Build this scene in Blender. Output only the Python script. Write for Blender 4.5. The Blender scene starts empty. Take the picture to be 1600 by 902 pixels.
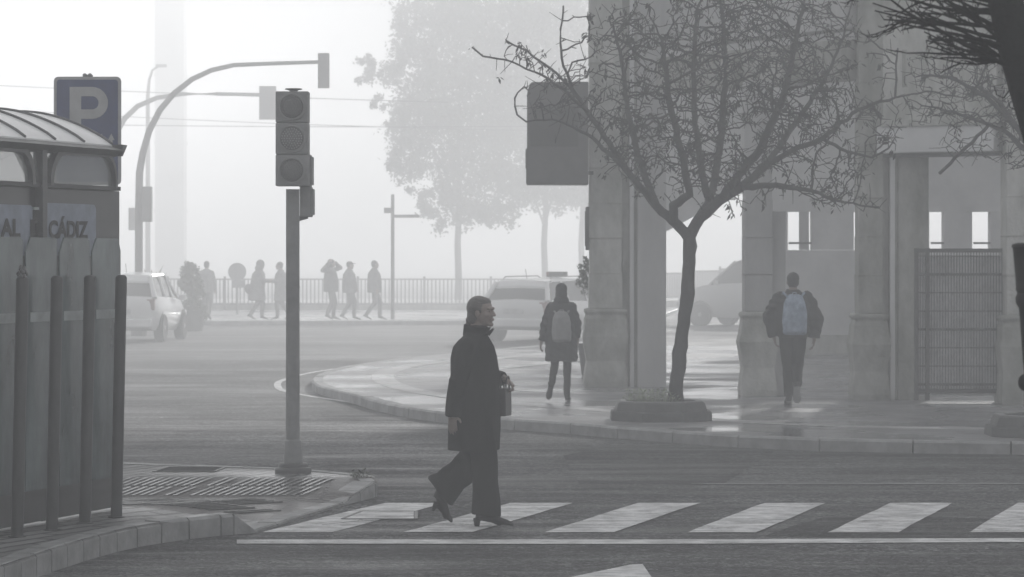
import bpy, bmesh, math, random
import numpy as np
from mathutils import Vector, Matrix, kdtree
random.seed(7); np.random.seed(7)
R = math.radians
sc = bpy.context.scene
col = sc.collection
F = 4700.0; CH = 2.0; HOR = 400.0          # focal length in pixels of the 1600 px frame, eye height, horizon row

# ------------------------------------------------------------------ camera
cam = bpy.data.cameras.new('camera'); camo = bpy.data.objects.new('camera', cam); col.objects.link(camo)
camo.location = (0, 0, CH); camo.rotation_euler = (R(90), 0, 0)
cam.sensor_width = 36; cam.lens = 36*F/1600
cam.shift_y = -(451-HOR)/1600
cam.dof.use_dof = True; cam.dof.focus_distance = 22.5; cam.dof.aperture_fstop = 9.0
cam.clip_start = 0.1; cam.clip_end = 4000
sc.camera = camo

# ------------------------------------------------------------------ sky, sun, exposure
SUN_EL, SUN_AZ = 16.5, 14.0                 # azimuth measured from +Y (view direction), negative = left
w = bpy.data.worlds.new('World'); sc.world = w; w.use_nodes = True
nt = w.node_tree; nt.nodes.clear()
sky = nt.nodes.new('ShaderNodeTexSky'); sky.sky_type = 'NISHITA'; sky.sun_disc = False
sky.sun_elevation = R(SUN_EL); sky.sun_rotation = R(SUN_AZ)
sky.air_density = 1.0; sky.dust_density = 1.0; sky.ozone_density = 1.0
hs = nt.nodes.new('ShaderNodeHueSaturation'); hs.inputs['Saturation'].default_value = 0.07
bg = nt.nodes.new('ShaderNodeBackground'); bg.inputs['Strength'].default_value = 0.15
wo = nt.nodes.new('ShaderNodeOutputWorld')
nt.links.new(sky.outputs[0], hs.inputs['Color']); sky_cap = nt.nodes.new('ShaderNodeMix'); sky_cap.data_type = 'RGBA'; sky_cap.blend_type = 'DARKEN'; sky_cap.inputs[0].default_value = 1; sky_cap.inputs[7].default_value = (2.1, 2.1, 2.14, 1)   # added cap on sky brightness, evens out the glow round the sun
nt.links.new(hs.outputs[0], sky_cap.inputs[6]); nt.links.new(sky_cap.outputs[2], bg.inputs['Color']); nt.links.new(bg.outputs[0], wo.inputs['Surface'])
sl = bpy.data.lights.new('sun', 'SUN'); sl.energy = 3.4; sl.angle = R(4); sl.color = (1, .985, .96)
so = bpy.data.objects.new('sun', sl); col.objects.link(so)
sd = Vector((math.sin(R(SUN_AZ))*math.cos(R(SUN_EL)), math.cos(R(SUN_AZ))*math.cos(R(SUN_EL)), math.sin(R(SUN_EL))))
so.rotation_euler = sd.to_track_quat('Z', 'Y').to_euler(); so.location = (0, 0, 40)
sc.view_settings.view_transform = 'Standard'; sc.view_settings.look = 'None'
sc.view_settings.gamma = 1; sc.view_settings.use_curve_mapping = False
sc.view_settings.exposure = 1.05
HAZE_DENSITY = 0.0114; HAZE_G = 0.3
sc.cycles.volume_bounces = 2; sc.cycles.max_bounces = 6; sc.cycles.diffuse_bounces = 2; sc.cycles.glossy_bounces = 2
sc.cycles.transmission_bounces = 3; sc.cycles.transparent_max_bounces = 12
sc.cycles.use_denoising = True
sc.cycles.caustics_reflective = False; sc.cycles.caustics_refractive = False

# ------------------------------------------------------------------ pixel helpers (1600 px frame -> world)
def G(px, py, z=0.0):                       # point of the plane z seen at a pixel
    Y = F*(CH-z)/(py-HOR); return Vector(((px-800)/F*Y, Y, z))
def at(px, py, Y): return Vector(((px-800)/F*Y, Y, CH-(py-HOR)/F*Y))
def XX(px, Y): return (px-800)/F*Y
def ZZ(py, Y): return CH-(py-HOR)/F*Y

# ------------------------------------------------------------------ mesh builder
class MB:
    def __init__(s): s.v = []; s.f = []; s.mi = []; s.cur = 0
    def _add(s, vs, fs):
        b = len(s.v); s.v += [tuple(v) for v in vs]
        for f in fs: s.f.append(tuple(b+i for i in f)); s.mi.append(s.cur)
    def box(s, c, d, rz=0, rx=0, ry=0):
        m = Matrix.Translation(Vector(c)) @ Matrix.Rotation(rz, 4, 'Z') @ Matrix.Rotation(rx, 4, 'X') @ Matrix.Rotation(ry, 4, 'Y')
        vs = [m @ Vector((x*d[0]/2, y*d[1]/2, z*d[2]/2)) for x in (-1, 1) for y in (-1, 1) for z in (-1, 1)]
        s._add(vs, [(0,1,3,2),(4,6,7,5),(0,4,5,1),(2,3,7,6),(0,2,6,4),(1,5,7,3)]); return s
    def bar(s, a, b, wd, h, up=(0,0,1)):     # rectangular bar between two points
        a, b = Vector(a), Vector(b); d = (b-a).normalized(); u = Vector(up)
        sx = d.cross(u); sx = sx.normalized() if sx.length > 1e-5 else Vector((1,0,0)); uu = sx.cross(d).normalized()
        vs = [p + sx*(i*wd/2) + uu*(j*h/2) for p in (a, b) for i, j in ((-1,-1),(1,-1),(1,1),(-1,1))]
        s._add(vs, [(3,2,1,0),(4,5,6,7),(0,1,5,4),(1,2,6,5),(2,3,7,6),(3,0,4,7)]); return s
    def loft(s, rings, cap=True, closed=True):
        n = len(rings[0]); vs = [p for r in rings for p in r]; fs = []
        for k in range(len(rings)-1):
            for i in range(n if closed else n-1):
                j = (i+1) % n; fs.append((k*n+i, k*n+j, (k+1)*n+j, (k+1)*n+i))
        if cap: fs.append(tuple(range(n-1, -1, -1))); fs.append(tuple((len(rings)-1)*n+i for i in range(n)))
        s._add(vs, fs); return s
    def path(s, pts, rad, n=8, cap=True):
        pts = [Vector(p) for p in pts]
        if not hasattr(rad, '__len__'): rad = [rad]*len(pts)
        rings = []; ref = None
        for i, p in enumerate(pts):
            d = (pts[min(i+1, len(pts)-1)]-pts[max(i-1, 0)]).normalized()
            if ref is None:
                ref = Vector((0,0,1)) if abs(d.z) < .9 else Vector((1,0,0))
            a = d.cross(ref)
            if a.length < 1e-4: a = d.cross(Vector((0,1,0)))
            a.normalize(); b = d.cross(a).normalized(); ref = -b if False else b.cross(d).cross(d) if False else ref
            rings.append([p + a*math.cos(t)*rad[i] + b*math.sin(t)*rad[i] for t in [2*math.pi*k/n for k in range(n)]])
        return s.loft(rings, cap)
    def tube(s, a, b, r0, r1=None, n=10): return s.path([a, b], [r0, r0 if r1 is None else r1], n)
    def lathe(s, prof, c=(0,0,0), n=24, axis='Z', rot=0.0):
        rings = []
        for r, h in prof:
            ring = []
            for k in range(n):
                t = 2*math.pi*k/n+rot; x, y = r*math.cos(t), r*math.sin(t)
                v = Vector((x, y, h)) if axis == 'Z' else (Vector((x, h, -y)) if axis == 'Y' else Vector((h, x, y)))
                ring.append(v+Vector(c))
            rings.append(ring)
        return s.loft(rings, True)
    def ell(s, c, r, rot=None, n=14, m=9):
        rings = []; c = Vector(c)
        for j in range(m+1):
            ph = math.pi*(j/m)*.98+math.pi*.01
            ring = [Vector((r[0]*math.sin(ph)*math.cos(t), r[1]*math.sin(ph)*math.sin(t), -r[2]*math.cos(ph))) for t in [2*math.pi*k/n for k in range(n)]]
            if rot is not None: ring = [rot @ v for v in ring]
            rings.append([v+c for v in ring])
        return s.loft(rings, True)
    def cap(s, a, b, r0, r1, n=10):          # rounded tapered capsule
        a, b = Vector(a), Vector(b); d = (b-a).normalized() if (b-a).length > 1e-6 else Vector((0,0,1))
        pts = [a-d*r0*.98, a-d*r0*.8, a-d*r0*.4, a, b, b+d*r1*.4, b+d*r1*.8, b+d*r1*.98]
        rd = [r0*.2, r0*.6, r0*.917, r0, r1, r1*.917, r1*.6, r1*.2]
        return s.path(pts, rd, n)
    def prism(s, poly, z0, z1):              # polygon in xy (ccw), extruded
        n = len(poly)
        s._add([(p[0], p[1], z0) for p in poly]+[(p[0], p[1], z1) for p in poly],
               [tuple(range(n-1,-1,-1)), tuple(range(n, 2*n))]+[(i, (i+1)%n, n+(i+1)%n, n+i) for i in range(n)]); return s
    def slab(s, poly, n, th):                # 3-D polygon extruded along n
        poly = [Vector(p) for p in poly]; o = Vector(n)*th; k = len(poly)
        s._add(poly+[p+o for p in poly], [tuple(range(k-1,-1,-1)), tuple(range(k, 2*k))]+[(i,(i+1)%k,k+(i+1)%k,k+i) for i in range(k)]); return s
    def build(s, name, mat, parent=None, world=False, smooth=None, bevel=0, kind=None, remesh=None, sm=4, disp=None):
        me = bpy.data.meshes.new(name)
        vs = s.v
        if world and parent is not None:
            L = parent.location; vs = [(a-L.x, b-L.y, c-L.z) for a, b, c in vs]
        me.from_pydata(vs, [], s.f)
        mats = mat if isinstance(mat, (list, tuple)) else [mat]
        for m in mats: me.materials.append(m)
        for p, i in zip(me.polygons, s.mi): p.material_index = i
        if bevel or remesh or True:
            bm = bmesh.new(); bm.from_mesh(me)
            if not remesh and len(bm.faces) < 60000: bmesh.ops.recalc_face_normals(bm, faces=bm.faces)
            elif remesh: bmesh.ops.recalc_face_normals(bm, faces=bm.faces)
            if bevel:
                eds = [e for e in bm.edges if len(e.link_faces) == 2 and e.calc_face_angle(0) > .5]
                bmesh.ops.bevel(bm, geom=eds, offset=bevel, segments=2, affect='EDGES', profile=.6)
            bm.to_mesh(me); bm.free()
        if remesh:
            t = bpy.data.objects.new('tmp', me); col.objects.link(t)
            md = t.modifiers.new('r', 'REMESH'); md.mode = 'VOXEL'; md.voxel_size = remesh
            if sm: ms = t.modifiers.new('s', 'SMOOTH'); ms.iterations = sm; ms.factor = .5
            dg = bpy.context.evaluated_depsgraph_get(); dg.update()
            m2 = bpy.data.meshes.new_from_object(t.evaluated_get(dg)); bpy.data.objects.remove(t); me = m2; me.name = name
            if not me.materials: me.materials.append(mats[0])
            if disp:
                me.vertices.foreach_get
                co = np.empty(len(me.vertices)*3); me.vertices.foreach_get('co', co); co = co.reshape(-1, 3)
                no = np.empty(len(me.vertices)*3); me.vertices.foreach_get('normal', no); no = no.reshape(-1, 3)
                co = co+no*disp(co)[:, None]; me.vertices.foreach_set('co', co.ravel()); me.update()
            smooth = 180
        if smooth:
            me.polygons.foreach_set('use_smooth', [True]*len(me.polygons))
            if smooth < 180: me.set_sharp_from_angle(angle=R(smooth))
        o = bpy.data.objects.new(name, me); col.objects.link(o)
        if parent is not None: o.parent = parent
        if kind: o['kind'] = kind
        return o
def thing(name, label, cat, loc=(0,0,0), rz=0, group=None):
    o = bpy.data.objects.new(name, None); col.objects.link(o); o.location = loc; o.rotation_euler = (0, 0, rz)
    o.empty_display_size = .2
    return tag(o, label, cat, group)
def tag(o, label, cat, group=None):
    o['label'] = label; o['category'] = cat
    if group: o['group'] = group
    return o
def copy_tree(o, parent=None):
    c = o.copy(); col.objects.link(c); c.parent = parent
    for ch in list(o.children): copy_tree(ch, c)
    return c

# ------------------------------------------------------------------ materials
def mat(name, c, rough=.6, var=.25, scale=4, bump=0, bscale=60, metal=0, spec=.5, c2=None, rvar=0, coat=0, trans=0, ior=1.45, detail=6, stretch=(1,1,1), sheen=0):
    m = bpy.data.materials.new(name); m.use_nodes = True; nt = m.node_tree; N = nt.nodes; L = nt.links
    p = N['Principled BSDF']
    tc = N.new('ShaderNodeTexCoord'); mp = N.new('ShaderNodeMapping'); mp.inputs['Scale'].default_value = stretch
    L.new(tc.outputs['Object'], mp.inputs['Vector'])
    no = N.new('ShaderNodeTexNoise'); no.inputs['Scale'].default_value = scale; no.inputs['Detail'].default_value = detail; no.inputs['Roughness'].default_value = .65
    L.new(mp.outputs[0], no.inputs['Vector'])
    mx = N.new('ShaderNodeMix'); mx.data_type = 'RGBA'
    if not hasattr(c, '__len__'): c = (c, c*1.01, c*1.015)
    if c2 is None: a = tuple(x*(1-var) for x in c); b = tuple(min(1, x*(1+var)) for x in c)
    else: a = c; b = c2 if hasattr(c2, '__len__') else (c2,)*3
    mx.inputs[6].default_value = (*a, 1); mx.inputs[7].default_value = (*b, 1)
    rmp = N.new('ShaderNodeMapRange'); rmp.inputs[1].default_value = .3; rmp.inputs[2].default_value = .7
    L.new(no.outputs['Fac'], rmp.inputs[0]); L.new(rmp.outputs[0], mx.inputs[0]); L.new(mx.outputs[2], p.inputs['Base Color'])
    p.inputs['Roughness'].default_value = rough; p.inputs['Metallic'].default_value = metal
    p.inputs['Specular IOR Level'].default_value = spec; p.inputs['Coat Weight'].default_value = coat
    p.inputs['Transmission Weight'].default_value = trans; p.inputs['IOR'].default_value = ior
    if sheen: p.inputs['Sheen Weight'].default_value = sheen
    if rvar:
        n2 = N.new('ShaderNodeTexNoise'); n2.inputs['Scale'].default_value = scale*.6; n2.inputs['Detail'].default_value = 4
        L.new(mp.outputs[0], n2.inputs['Vector']); r2 = N.new('ShaderNodeMapRange')
        r2.inputs[1].default_value = .35; r2.inputs[2].default_value = .65; r2.inputs[3].default_value = max(.03, rough-rvar); r2.inputs[4].default_value = min(1, rough+rvar)
        L.new(n2.outputs['Fac'], r2.inputs[0]); L.new(r2.outputs[0], p.inputs['Roughness'])
    if bump:
        n3 = N.new('ShaderNodeTexNoise'); n3.inputs['Scale'].default_value = bscale; n3.inputs['Detail'].default_value = 3
        L.new(tc.outputs['Object'], n3.inputs['Vector']); bp = N.new('ShaderNodeBump'); bp.inputs['Strength'].default_value = 1; bp.inputs['Distance'].default_value = bump
        L.new(n3.outputs['Fac'], bp.inputs['Height']); L.new(bp.outputs[0], p.inputs['Normal'])
    return m
def asphalt(name, base=.024, off=0):
    m = bpy.data.materials.new(name); m.use_nodes = True; nt = m.node_tree; N = nt.nodes; L = nt.links; p = N['Principled BSDF']
    geo = N.new('ShaderNodeNewGeometry')
    mo = N.new('ShaderNodeMapping'); mo.inputs['Location'].default_value = (off, off*.7, 0); L.new(geo.outputs['Position'], mo.inputs[0]); P = mo.outputs[0]
    def noise(sc_, det=4, st=(1,1,1), ro=.6):
        mp = N.new('ShaderNodeMapping'); mp.inputs['Scale'].default_value = st; L.new(P, mp.inputs[0])
        n = N.new('ShaderNodeTexNoise'); n.inputs['Scale'].default_value = sc_; n.inputs['Detail'].default_value = det; n.inputs['Roughness'].default_value = ro
        L.new(mp.outputs[0], n.inputs['Vector']); return n.outputs['Fac']
    def rng(x, a, b, c, d):
        r = N.new('ShaderNodeMapRange'); r.inputs[1].default_value = a; r.inputs[2].default_value = b; r.inputs[3].default_value = c; r.inputs[4].default_value = d
        L.new(x, r.inputs[0]); return r.outputs[0]
    def mul(a, b, op='MULTIPLY'):
        q = N.new('ShaderNodeMath'); q.operation = op
        for i, x in enumerate((a, b)):
            if isinstance(x, (int, float)): q.inputs[i].default_value = x
            else: L.new(x, q.inputs[i])
        return q.outputs[0]
    vor = N.new('ShaderNodeTexVoronoi'); vor.inputs['Scale'].default_value = 42; L.new(P, vor.inputs['Vector'])
    sp = N.new('ShaderNodeSeparateColor'); L.new(vor.outputs['Color'], sp.inputs[0])
    agg = rng(mul(sp.outputs[0], sp.outputs[0]), 0, 1, .25, 4.2)                 # single stones, pale and dark
    agg2 = mul(rng(noise(13, 6, (1,1,1), .75), .32, .68, .3, 2.0), rng(noise(4.5, 4, (1,.7,1), .7), .3, .7, .6, 1.5))
    big = rng(noise(.35, 6, (.8, .6, 1), .7), .32, .68, .45, 1.9)
    streak = rng(noise(.8, 5, (.3, 1.1, 1)), .35, .65, .65, 1.6)   # tyre polish along the traffic
    v = mul(mul(mul(agg, agg2), mul(big, streak)), base)
    cc = N.new('ShaderNodeCombineColor'); L.new(v, cc.inputs[0]); L.new(mul(v, 1.02), cc.inputs[1]); L.new(mul(v, 1.03), cc.inputs[2]); L.new(cc.outputs[0], p.inputs['Base Color'])
    rg = rng(mul(noise(.22, 4, (.5, 1.6, 1)), noise(1.4, 4, (.3, 2, 1)), 'ADD'), .82, 1.18, .95, .42); p.inputs['Specular IOR Level'].default_value = .28; L.new(rg, p.inputs['Roughness'])
    bp = N.new('ShaderNodeBump'); bp.inputs['Strength'].default_value = .8; bp.inputs['Distance'].default_value = .012
    hh = mul(vor.outputs['Distance'], mul(noise(70, 3), 1.0), 'ADD'); L.new(hh, bp.inputs['Height']); L.new(bp.outputs[0], p.inputs['Normal'])
    return m
def paint(name, c=.86, wear=.47):            # road paint worn down to the asphalt in patches
    m = asphalt(name, .06, 3.3); nt = m.node_tree; N = nt.nodes; L = nt.links; p = N['Principled BSDF']
    geo = N.new('ShaderNodeNewGeometry'); mp = N.new('ShaderNodeMapping'); mp.inputs['Scale'].default_value = (.7, 2.2, 1); L.new(geo.outputs['Position'], mp.inputs[0])
    n = N.new('ShaderNodeTexNoise'); n.inputs['Scale'].default_value = 2.6; n.inputs['Detail'].default_value = 12; n.inputs['Roughness'].default_value = .82; L.new(mp.outputs[0], n.inputs['Vector'])
    r = N.new('ShaderNodeMapRange'); r.inputs[1].default_value = wear-.09; r.inputs[2].default_value = wear+.07; L.new(n.outputs['Fac'], r.inputs[0])
    mx = N.new('ShaderNodeMix'); mx.data_type = 'RGBA'; src = p.inputs['Base Color'].links[0].from_socket
    r2 = N.new('ShaderNodeMapRange'); r2.inputs[3].default_value = .25; r2.inputs[4].default_value = 1; L.new(r.outputs[0], r2.inputs[0])
    n4 = N.new('ShaderNodeTexNoise'); n4.inputs['Scale'].default_value = 5; n4.inputs['Detail'].default_value = 6; L.new(geo.outputs['Position'], n4.inputs['Vector'])
    m4 = N.new('ShaderNodeMix'); m4.data_type = 'RGBA'; m4.inputs[6].default_value = (c*.6,)*3+(1,); m4.inputs[7].default_value = (c,)*3+(1,)
    r4 = N.new('ShaderNodeMapRange'); r4.inputs[1].default_value = .35; r4.inputs[2].default_value = .62; L.new(n4.outputs['Fac'], r4.inputs[0]); L.new(r4.outputs[0], m4.inputs[0])
    L.new(src, mx.inputs[6]); L.new(m4.outputs[2], mx.inputs[7]); L.new(r2.outputs[0], mx.inputs[0]); L.new(mx.outputs[2], p.inputs['Base Color'])
    return m
def paving(name, c, bw, bh, rot, mortar=.012, rough=.4, bump=.012, offset=.5, joint=.35, rvar=.2, var=.25, freq=2):
    m = bpy.data.materials.new(name); m.use_nodes = True; nt = m.node_tree; N = nt.nodes; L = nt.links; p = N['Principled BSDF']
    geo = N.new('ShaderNodeNewGeometry'); mp = N.new('ShaderNodeMapping'); mp.inputs['Rotation'].default_value = (0, 0, rot); L.new(geo.outputs['Position'], mp.inputs[0])
    b = N.new('ShaderNodeTexBrick'); b.inputs['Scale'].default_value = 1; b.inputs['Brick Width'].default_value = bw; b.inputs['Row Height'].default_value = bh
    b.inputs['Mortar Size'].default_value = mortar; b.inputs['Mortar Smooth'].default_value = .3; b.offset = offset; b.offset_frequency = freq
    b.inputs['Color1'].default_value = (*[x*(1-var) for x in c], 1); b.inputs['Color2'].default_value = (*[x*(1+var) for x in c], 1); b.inputs['Mortar'].default_value = (*[x*joint for x in c], 1)
    L.new(mp.outputs[0], b.inputs['Vector'])
    n = N.new('ShaderNodeTexNoise'); n.inputs['Scale'].default_value = .8; n.inputs['Detail'].default_value = 7; L.new(geo.outputs['Position'], n.inputs['Vector'])
    r = N.new('ShaderNodeMapRange'); r.inputs[1].default_value = .3; r.inputs[2].default_value = .7; r.inputs[3].default_value = .6; r.inputs[4].default_value = 1.35; L.new(n.outputs['Fac'], r.inputs[0])
    mx = N.new('ShaderNodeMix'); mx.data_type = 'RGBA'; mx.blend_type = 'MULTIPLY'; mx.inputs[0].default_value = 1; L.new(b.outputs['Color'], mx.inputs[6]); L.new(r.outputs[0], mx.inputs[7]); L.new(mx.outputs[2], p.inputs['Base Color'])
    n2 = N.new('ShaderNodeTexNoise'); n2.inputs['Scale'].default_value = .5; n2.inputs['Detail'].default_value = 5; L.new(geo.outputs['Position'], n2.inputs['Vector'])
    r2 = N.new('ShaderNodeMapRange'); r2.inputs[1].default_value = .38; r2.inputs[2].default_value = .62; r2.inputs[3].default_value = max(.08, rough-rvar); r2.inputs[4].default_value = rough+rvar; L.new(n2.outputs['Fac'], r2.inputs[0]); L.new(r2.outputs[0], p.inputs['Roughness'])
    n3 = N.new('ShaderNodeTexNoise'); n3.inputs['Scale'].default_value = 30; n3.inputs['Detail'].default_value = 3; L.new(geo.outputs['Position'], n3.inputs['Vector'])
    ma = N.new('ShaderNodeMath'); ma.operation = 'MULTIPLY_ADD'; ma.inputs[1].default_value = -1; L.new(b.outputs['Fac'], ma.inputs[0])
    mb = N.new('ShaderNodeMath'); mb.operation = 'MULTIPLY'; mb.inputs[1].default_value = .25; L.new(n3.outputs['Fac'], mb.inputs[0]); L.new(mb.outputs[0], ma.inputs[2])
    bp = N.new('ShaderNodeBump'); bp.inputs['Strength'].default_value = 1; bp.inputs['Distance'].default_value = bump; L.new(ma.outputs[0], bp.inputs['Height']); L.new(bp.outputs[0], p.inputs['Normal'])
    return m
def glassy(name, c=(.5,.55,.55), alpha=.5, rough=.25, dirt=.3):   # tinted, dirty sheet: part see-through, part surface
    m = mat(name, c, rough, dirt, 3, stretch=(1,1,.4)); nt = m.node_tree; N = nt.nodes; L = nt.links; p = N['Principled BSDF']
    p.inputs['Alpha'].default_value = alpha
    return m
M = {}
M['asphalt'] = asphalt('asphalt'); M['patch'] = asphalt('asphalt_patch', .016, 7)
M['paint'] = paint('road_paint'); M['line'] = paint('road_line', .8, .43)
M['paver'] = paving('paver_stone', (.17,.17,.17), .62, .16, R(-66), .024, .42, .05, joint=.08, var=.3)
M['tact'] = paving('ribbed_tile', (.10,.092,.09), .40, .06, R(3), .014, .5, .03, joint=.3)
M['rib'] = mat('rib_top', .2, .3, .3, 6, rvar=.1)
M['kerb'] = mat('kerb_stone', .24, .5, .35, 5, .004, 40, rvar=.15)
M['kerb_joint'] = mat('kerb_mortar', .07, .8)
M['wetpave'] = paving('wet_pavement', (.2,.2,.205), .6, .4, R(-12), .008, .3, .006, rvar=.22, joint=.6)
M['band'] = paving('pale_pavement', (.42,.42,.42), .6, .4, R(-12), .008, .32, .006, rvar=.15, joint=.6)
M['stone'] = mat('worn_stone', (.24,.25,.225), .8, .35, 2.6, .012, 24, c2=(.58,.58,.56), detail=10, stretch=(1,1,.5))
M['stone_d'] = mat('stained_shaded_stone', (.12,.13,.11), .8, .35, 2.2, .016, 14, c2=(.46,.46,.44), detail=10, stretch=(1,1,.5))  # stain tone, also used for painted shade at the back wall foot
M['render'] = mat('smooth_render', .34, .8, .15, 1.7, .005, 50, c2=.52, stretch=(1,1,.35), detail=9)
M['render_w'] = mat('pale_render', .62, .8, .12, 1.5, .003, 60)
M['wallback'] = mat('grey_wall', .42, .85, .25, 1.2, .004, 30, c2=.6)
M['metal_d'] = mat('dark_painted_metal', .02, .45, .3, 8, .0006, 200)
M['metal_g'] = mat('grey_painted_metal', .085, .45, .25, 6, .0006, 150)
M['galv'] = mat('galvanised_metal', .22, .45, .2, 8, metal=.6)
M['black'] = mat('black_cast_iron', .006, .6, .3, 8, .001, 120, spec=.2)
M['sig'] = mat('signal_housing', .22, .5, .2, 9, .0006, 150)
M['cover'] = mat('rusty_cover', .02, .85, .4, 14, .004, 60, spec=.1)
M['lens'] = mat('signal_lens', .05, .3, .6, 180, .003, 180, c2=.2)
M['blue'] = mat('blue_sign_face', (.03,.045,.13), .45, .25, 9)
M['white'] = mat('white_sign_face', .36, .5, .12, 9)
M['roofp'] = mat('ribbed_polycarbonate', .62, .3, .2, 1.5, .002, 10, c2=.8, stretch=(1,1,1))
M['glass'] = glassy('frosted_panel', (.11,.135,.138), .9, .22, .7)
M['tint'] = glassy('tinted_glass', (.26,.275,.27), .5, .2, .35)
M['board'] = mat('dark_glass_board', .035, .3, .4, 2)
M['stripe'] = mat('frosted_stripe', (.34,.37,.37), .5, .25, 10)
M['signpl'] = mat('sign_plate', (.22,.25,.31), .5, .25, 8)
M['letters'] = mat('sign_letters', .015, .6, .2, 8)
M['bark'] = mat('bark', .022, .85, .4, 7, .016, 22, c2=.06, stretch=(1,1,.3))
M['bark_n'] = mat('near_bark', .006, .9, .5, 7, .02, 25, spec=.1, c2=.013)
M['twig'] = mat('twig', .018, .85, .3, 5)
M['pod'] = mat('dry_seed_pod', .02, .8, .3, 20)
M['leaf'] = mat('leaf', (.05,.065,.045), .6, .4, 3, c2=(.09,.1,.07))
M['planter'] = mat('planter_concrete', .05, .75, .35, 5, .006, 40, c2=.12)
M['rimc'] = mat('planter_rim', .2, .6, .3, 8, .004, 40)
M['soil'] = mat('soil', .03, .9, .4, 20, .01, 60)
M['pleaf'] = mat('pale_leaf', (.32,.36,.27), .5, .3, 30)
M['skin'] = mat('skin', (.25,.205,.185), .5, .1, 10)
M['hair'] = mat('hair', (.09,.087,.083), .45, .4, 40, .002, 90, c2=(.14,.13,.12), stretch=(.3,1,1))
M['hair_d'] = mat('dark_hair', .015, .5, .4, 40)
M['coat'] = mat('dark_wool', .012, .92, .25, 60, .0015, 300, spec=.2)
M['trouser'] = mat('dark_trouser_cloth', .010, .92, .3, 12, .001, 250, spec=.2)
M['boot'] = mat('black_leather', .006, .45, .3, 20, spec=.25)
M['bag'] = mat('dark_leather_bag', (.03,.028,.028), .4, .2, 20)
M['jacket'] = mat('puffy_jacket', .014, .7, .3, 8, .004, 30)
M['jacket_g'] = mat('grey_winter_coat', .03, .8, .3, 8, .004, 30)
M['anorak'] = mat('mid_grey_anorak', .2, .85, .3, 8)
M['anorak_d'] = mat('grey_anorak', .13, .85, .3, 8)
M['jeans'] = mat('faded_jeans', .14, .9, .3, 10)
M['pack_b'] = mat('pale_blue_pack', (.15,.2,.28), .7, .3, 14, .004, 60, c2=(.4,.47,.56))
M['pack_g'] = mat('pale_grey_pack', .2, .7, .3, 10, .003, 60, c2=.3)
M['sole'] = mat('pale_shoe_sole', .3, .6)
M['carw'] = mat('white_car_paint', .62, .3, .05, 2, coat=.6)
M['cars'] = mat('silver_car_paint', .38, .35, .05, 2, coat=.5)
M['carglass'] = mat('car_glass', .03, .08, .1, 2)
M['tyre'] = mat('tyre', .018, .85, .2, 20)
M['rim'] = mat('wheel_rim', .3, .4, .2, 10, metal=.6)
M['tail'] = mat('tail_light', (.14,.05,.045), .3, .1)
M['plate'] = mat('number_plate', .5, .5)
M['rail'] = mat('railing_paint', .16, .5, .2, 3)
M['tower'] = mat('far_render', .3, .9, .1, .3)
M['gate'] = mat('gate_metal', .05, .6, .3, 10)
M['gbar'] = mat('gate_bar', .12, .6, .3, 10)
M['mesh_w'] = mat('gate_sheet', .6, .6, .3, 5)

# ================================================================== THE SETTING
def sheet(poly, z, name, m, kind='structure'):
    b = MB(); b._add([(p[0], p[1], z) for p in poly], [tuple(range(len(poly)))]); return b.build(name, m, kind=kind)
sheet([(-640,-90),(640,-90),(640,660),(-640,660)], 0, 'road', M['asphalt'])

def smooth_poly(pts, n=6):                   # Catmull-Rom through xy points
    out = []
    for i in range(len(pts)-1):
        p0, p1, p2, p3 = pts[max(i-1,0)], pts[i], pts[i+1], pts[min(i+2, len(pts)-1)]
        for k in range(n):
            t = k/n
            out.append(tuple(.5*((2*p1[j])+(-p0[j]+p2[j])*t+(2*p0[j]-5*p1[j]+4*p2[j]-p3[j])*t*t+(-p0[j]+3*p1[j]-3*p2[j]+p3[j])*t**3) for j in range(2)))
    out.append(tuple(pts[-1][:2])); return out
def resample(pts, step, end=False):
    out = [Vector(pts[0][:2])]; acc = 0; P = [Vector(p[:2]) for p in pts]
    for a, b in zip(P[:-1], P[1:]):
        L = (b-a).length
        while acc+L >= step:
            t = (step-acc)/L; a = a+(b-a)*t; out.append(a.copy()); L = (b-a).length; acc = 0
        acc += L
    if end and (P[-1]-out[-1]).length > .04: out.append(P[-1].copy())
    return out
def kerb(name, pts, step, wd, zf, side=1, gap=.008):      # row of bevelled kerbstones; side: inner side sign
    P = resample(pts, step, True); b = MB()
    for a, c in zip(P[:-1], P[1:]):
        d = (c-a).normalized(); n = Vector((-d.y, d.x))*side
        za, zc = zf(a), zf(c); e = d*gap; ch = .022; jit = random.uniform(-.003, .003)
        def ring(p, z): z += jit; return [(*p, -.05), (*p, z-ch), (*(p+n*ch), z), (*(p+n*wd), z), (*(p+n*wd), -.05)]
        b.loft([ring(a+e, za), ring(c-e, zc)])
    return b.build(name, M['kerb'], kind='structure')

# far pavement with its rounded tip
KZ = .13
kp = [G(x, y, KZ) for x, y in ((930,532),(760,547),(640,558),(545,571),(500,583),(487,593),(500,603),(545,614),(590,627),(640,637),(700,645),(780,653),(900,661),(1000,670),(1150,680),(1300,686),(1450,689),(1600,690.5),(1900,692),(2600,694))]
kps = smooth_poly([(p.x, p.y) for p in kp], 5)
kerb('kerb', kps, .98, .16, lambda p: KZ, 1)
def inset(pts, d):
    out = []
    for i, p in enumerate(pts):
        a = Vector(pts[max(i-1,0)]); b = Vector(pts[min(i+1,len(pts)-1)]); t = (b-a).normalized(); out.append((p[0]-t.y*d, p[1]+t.x*d))
    return out
ins = inset(kps, .15)
sheet(ins+[(40, 31), (40, 61), (3, 63)], KZ-.004, 'pavement', M['wetpave'])
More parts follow.
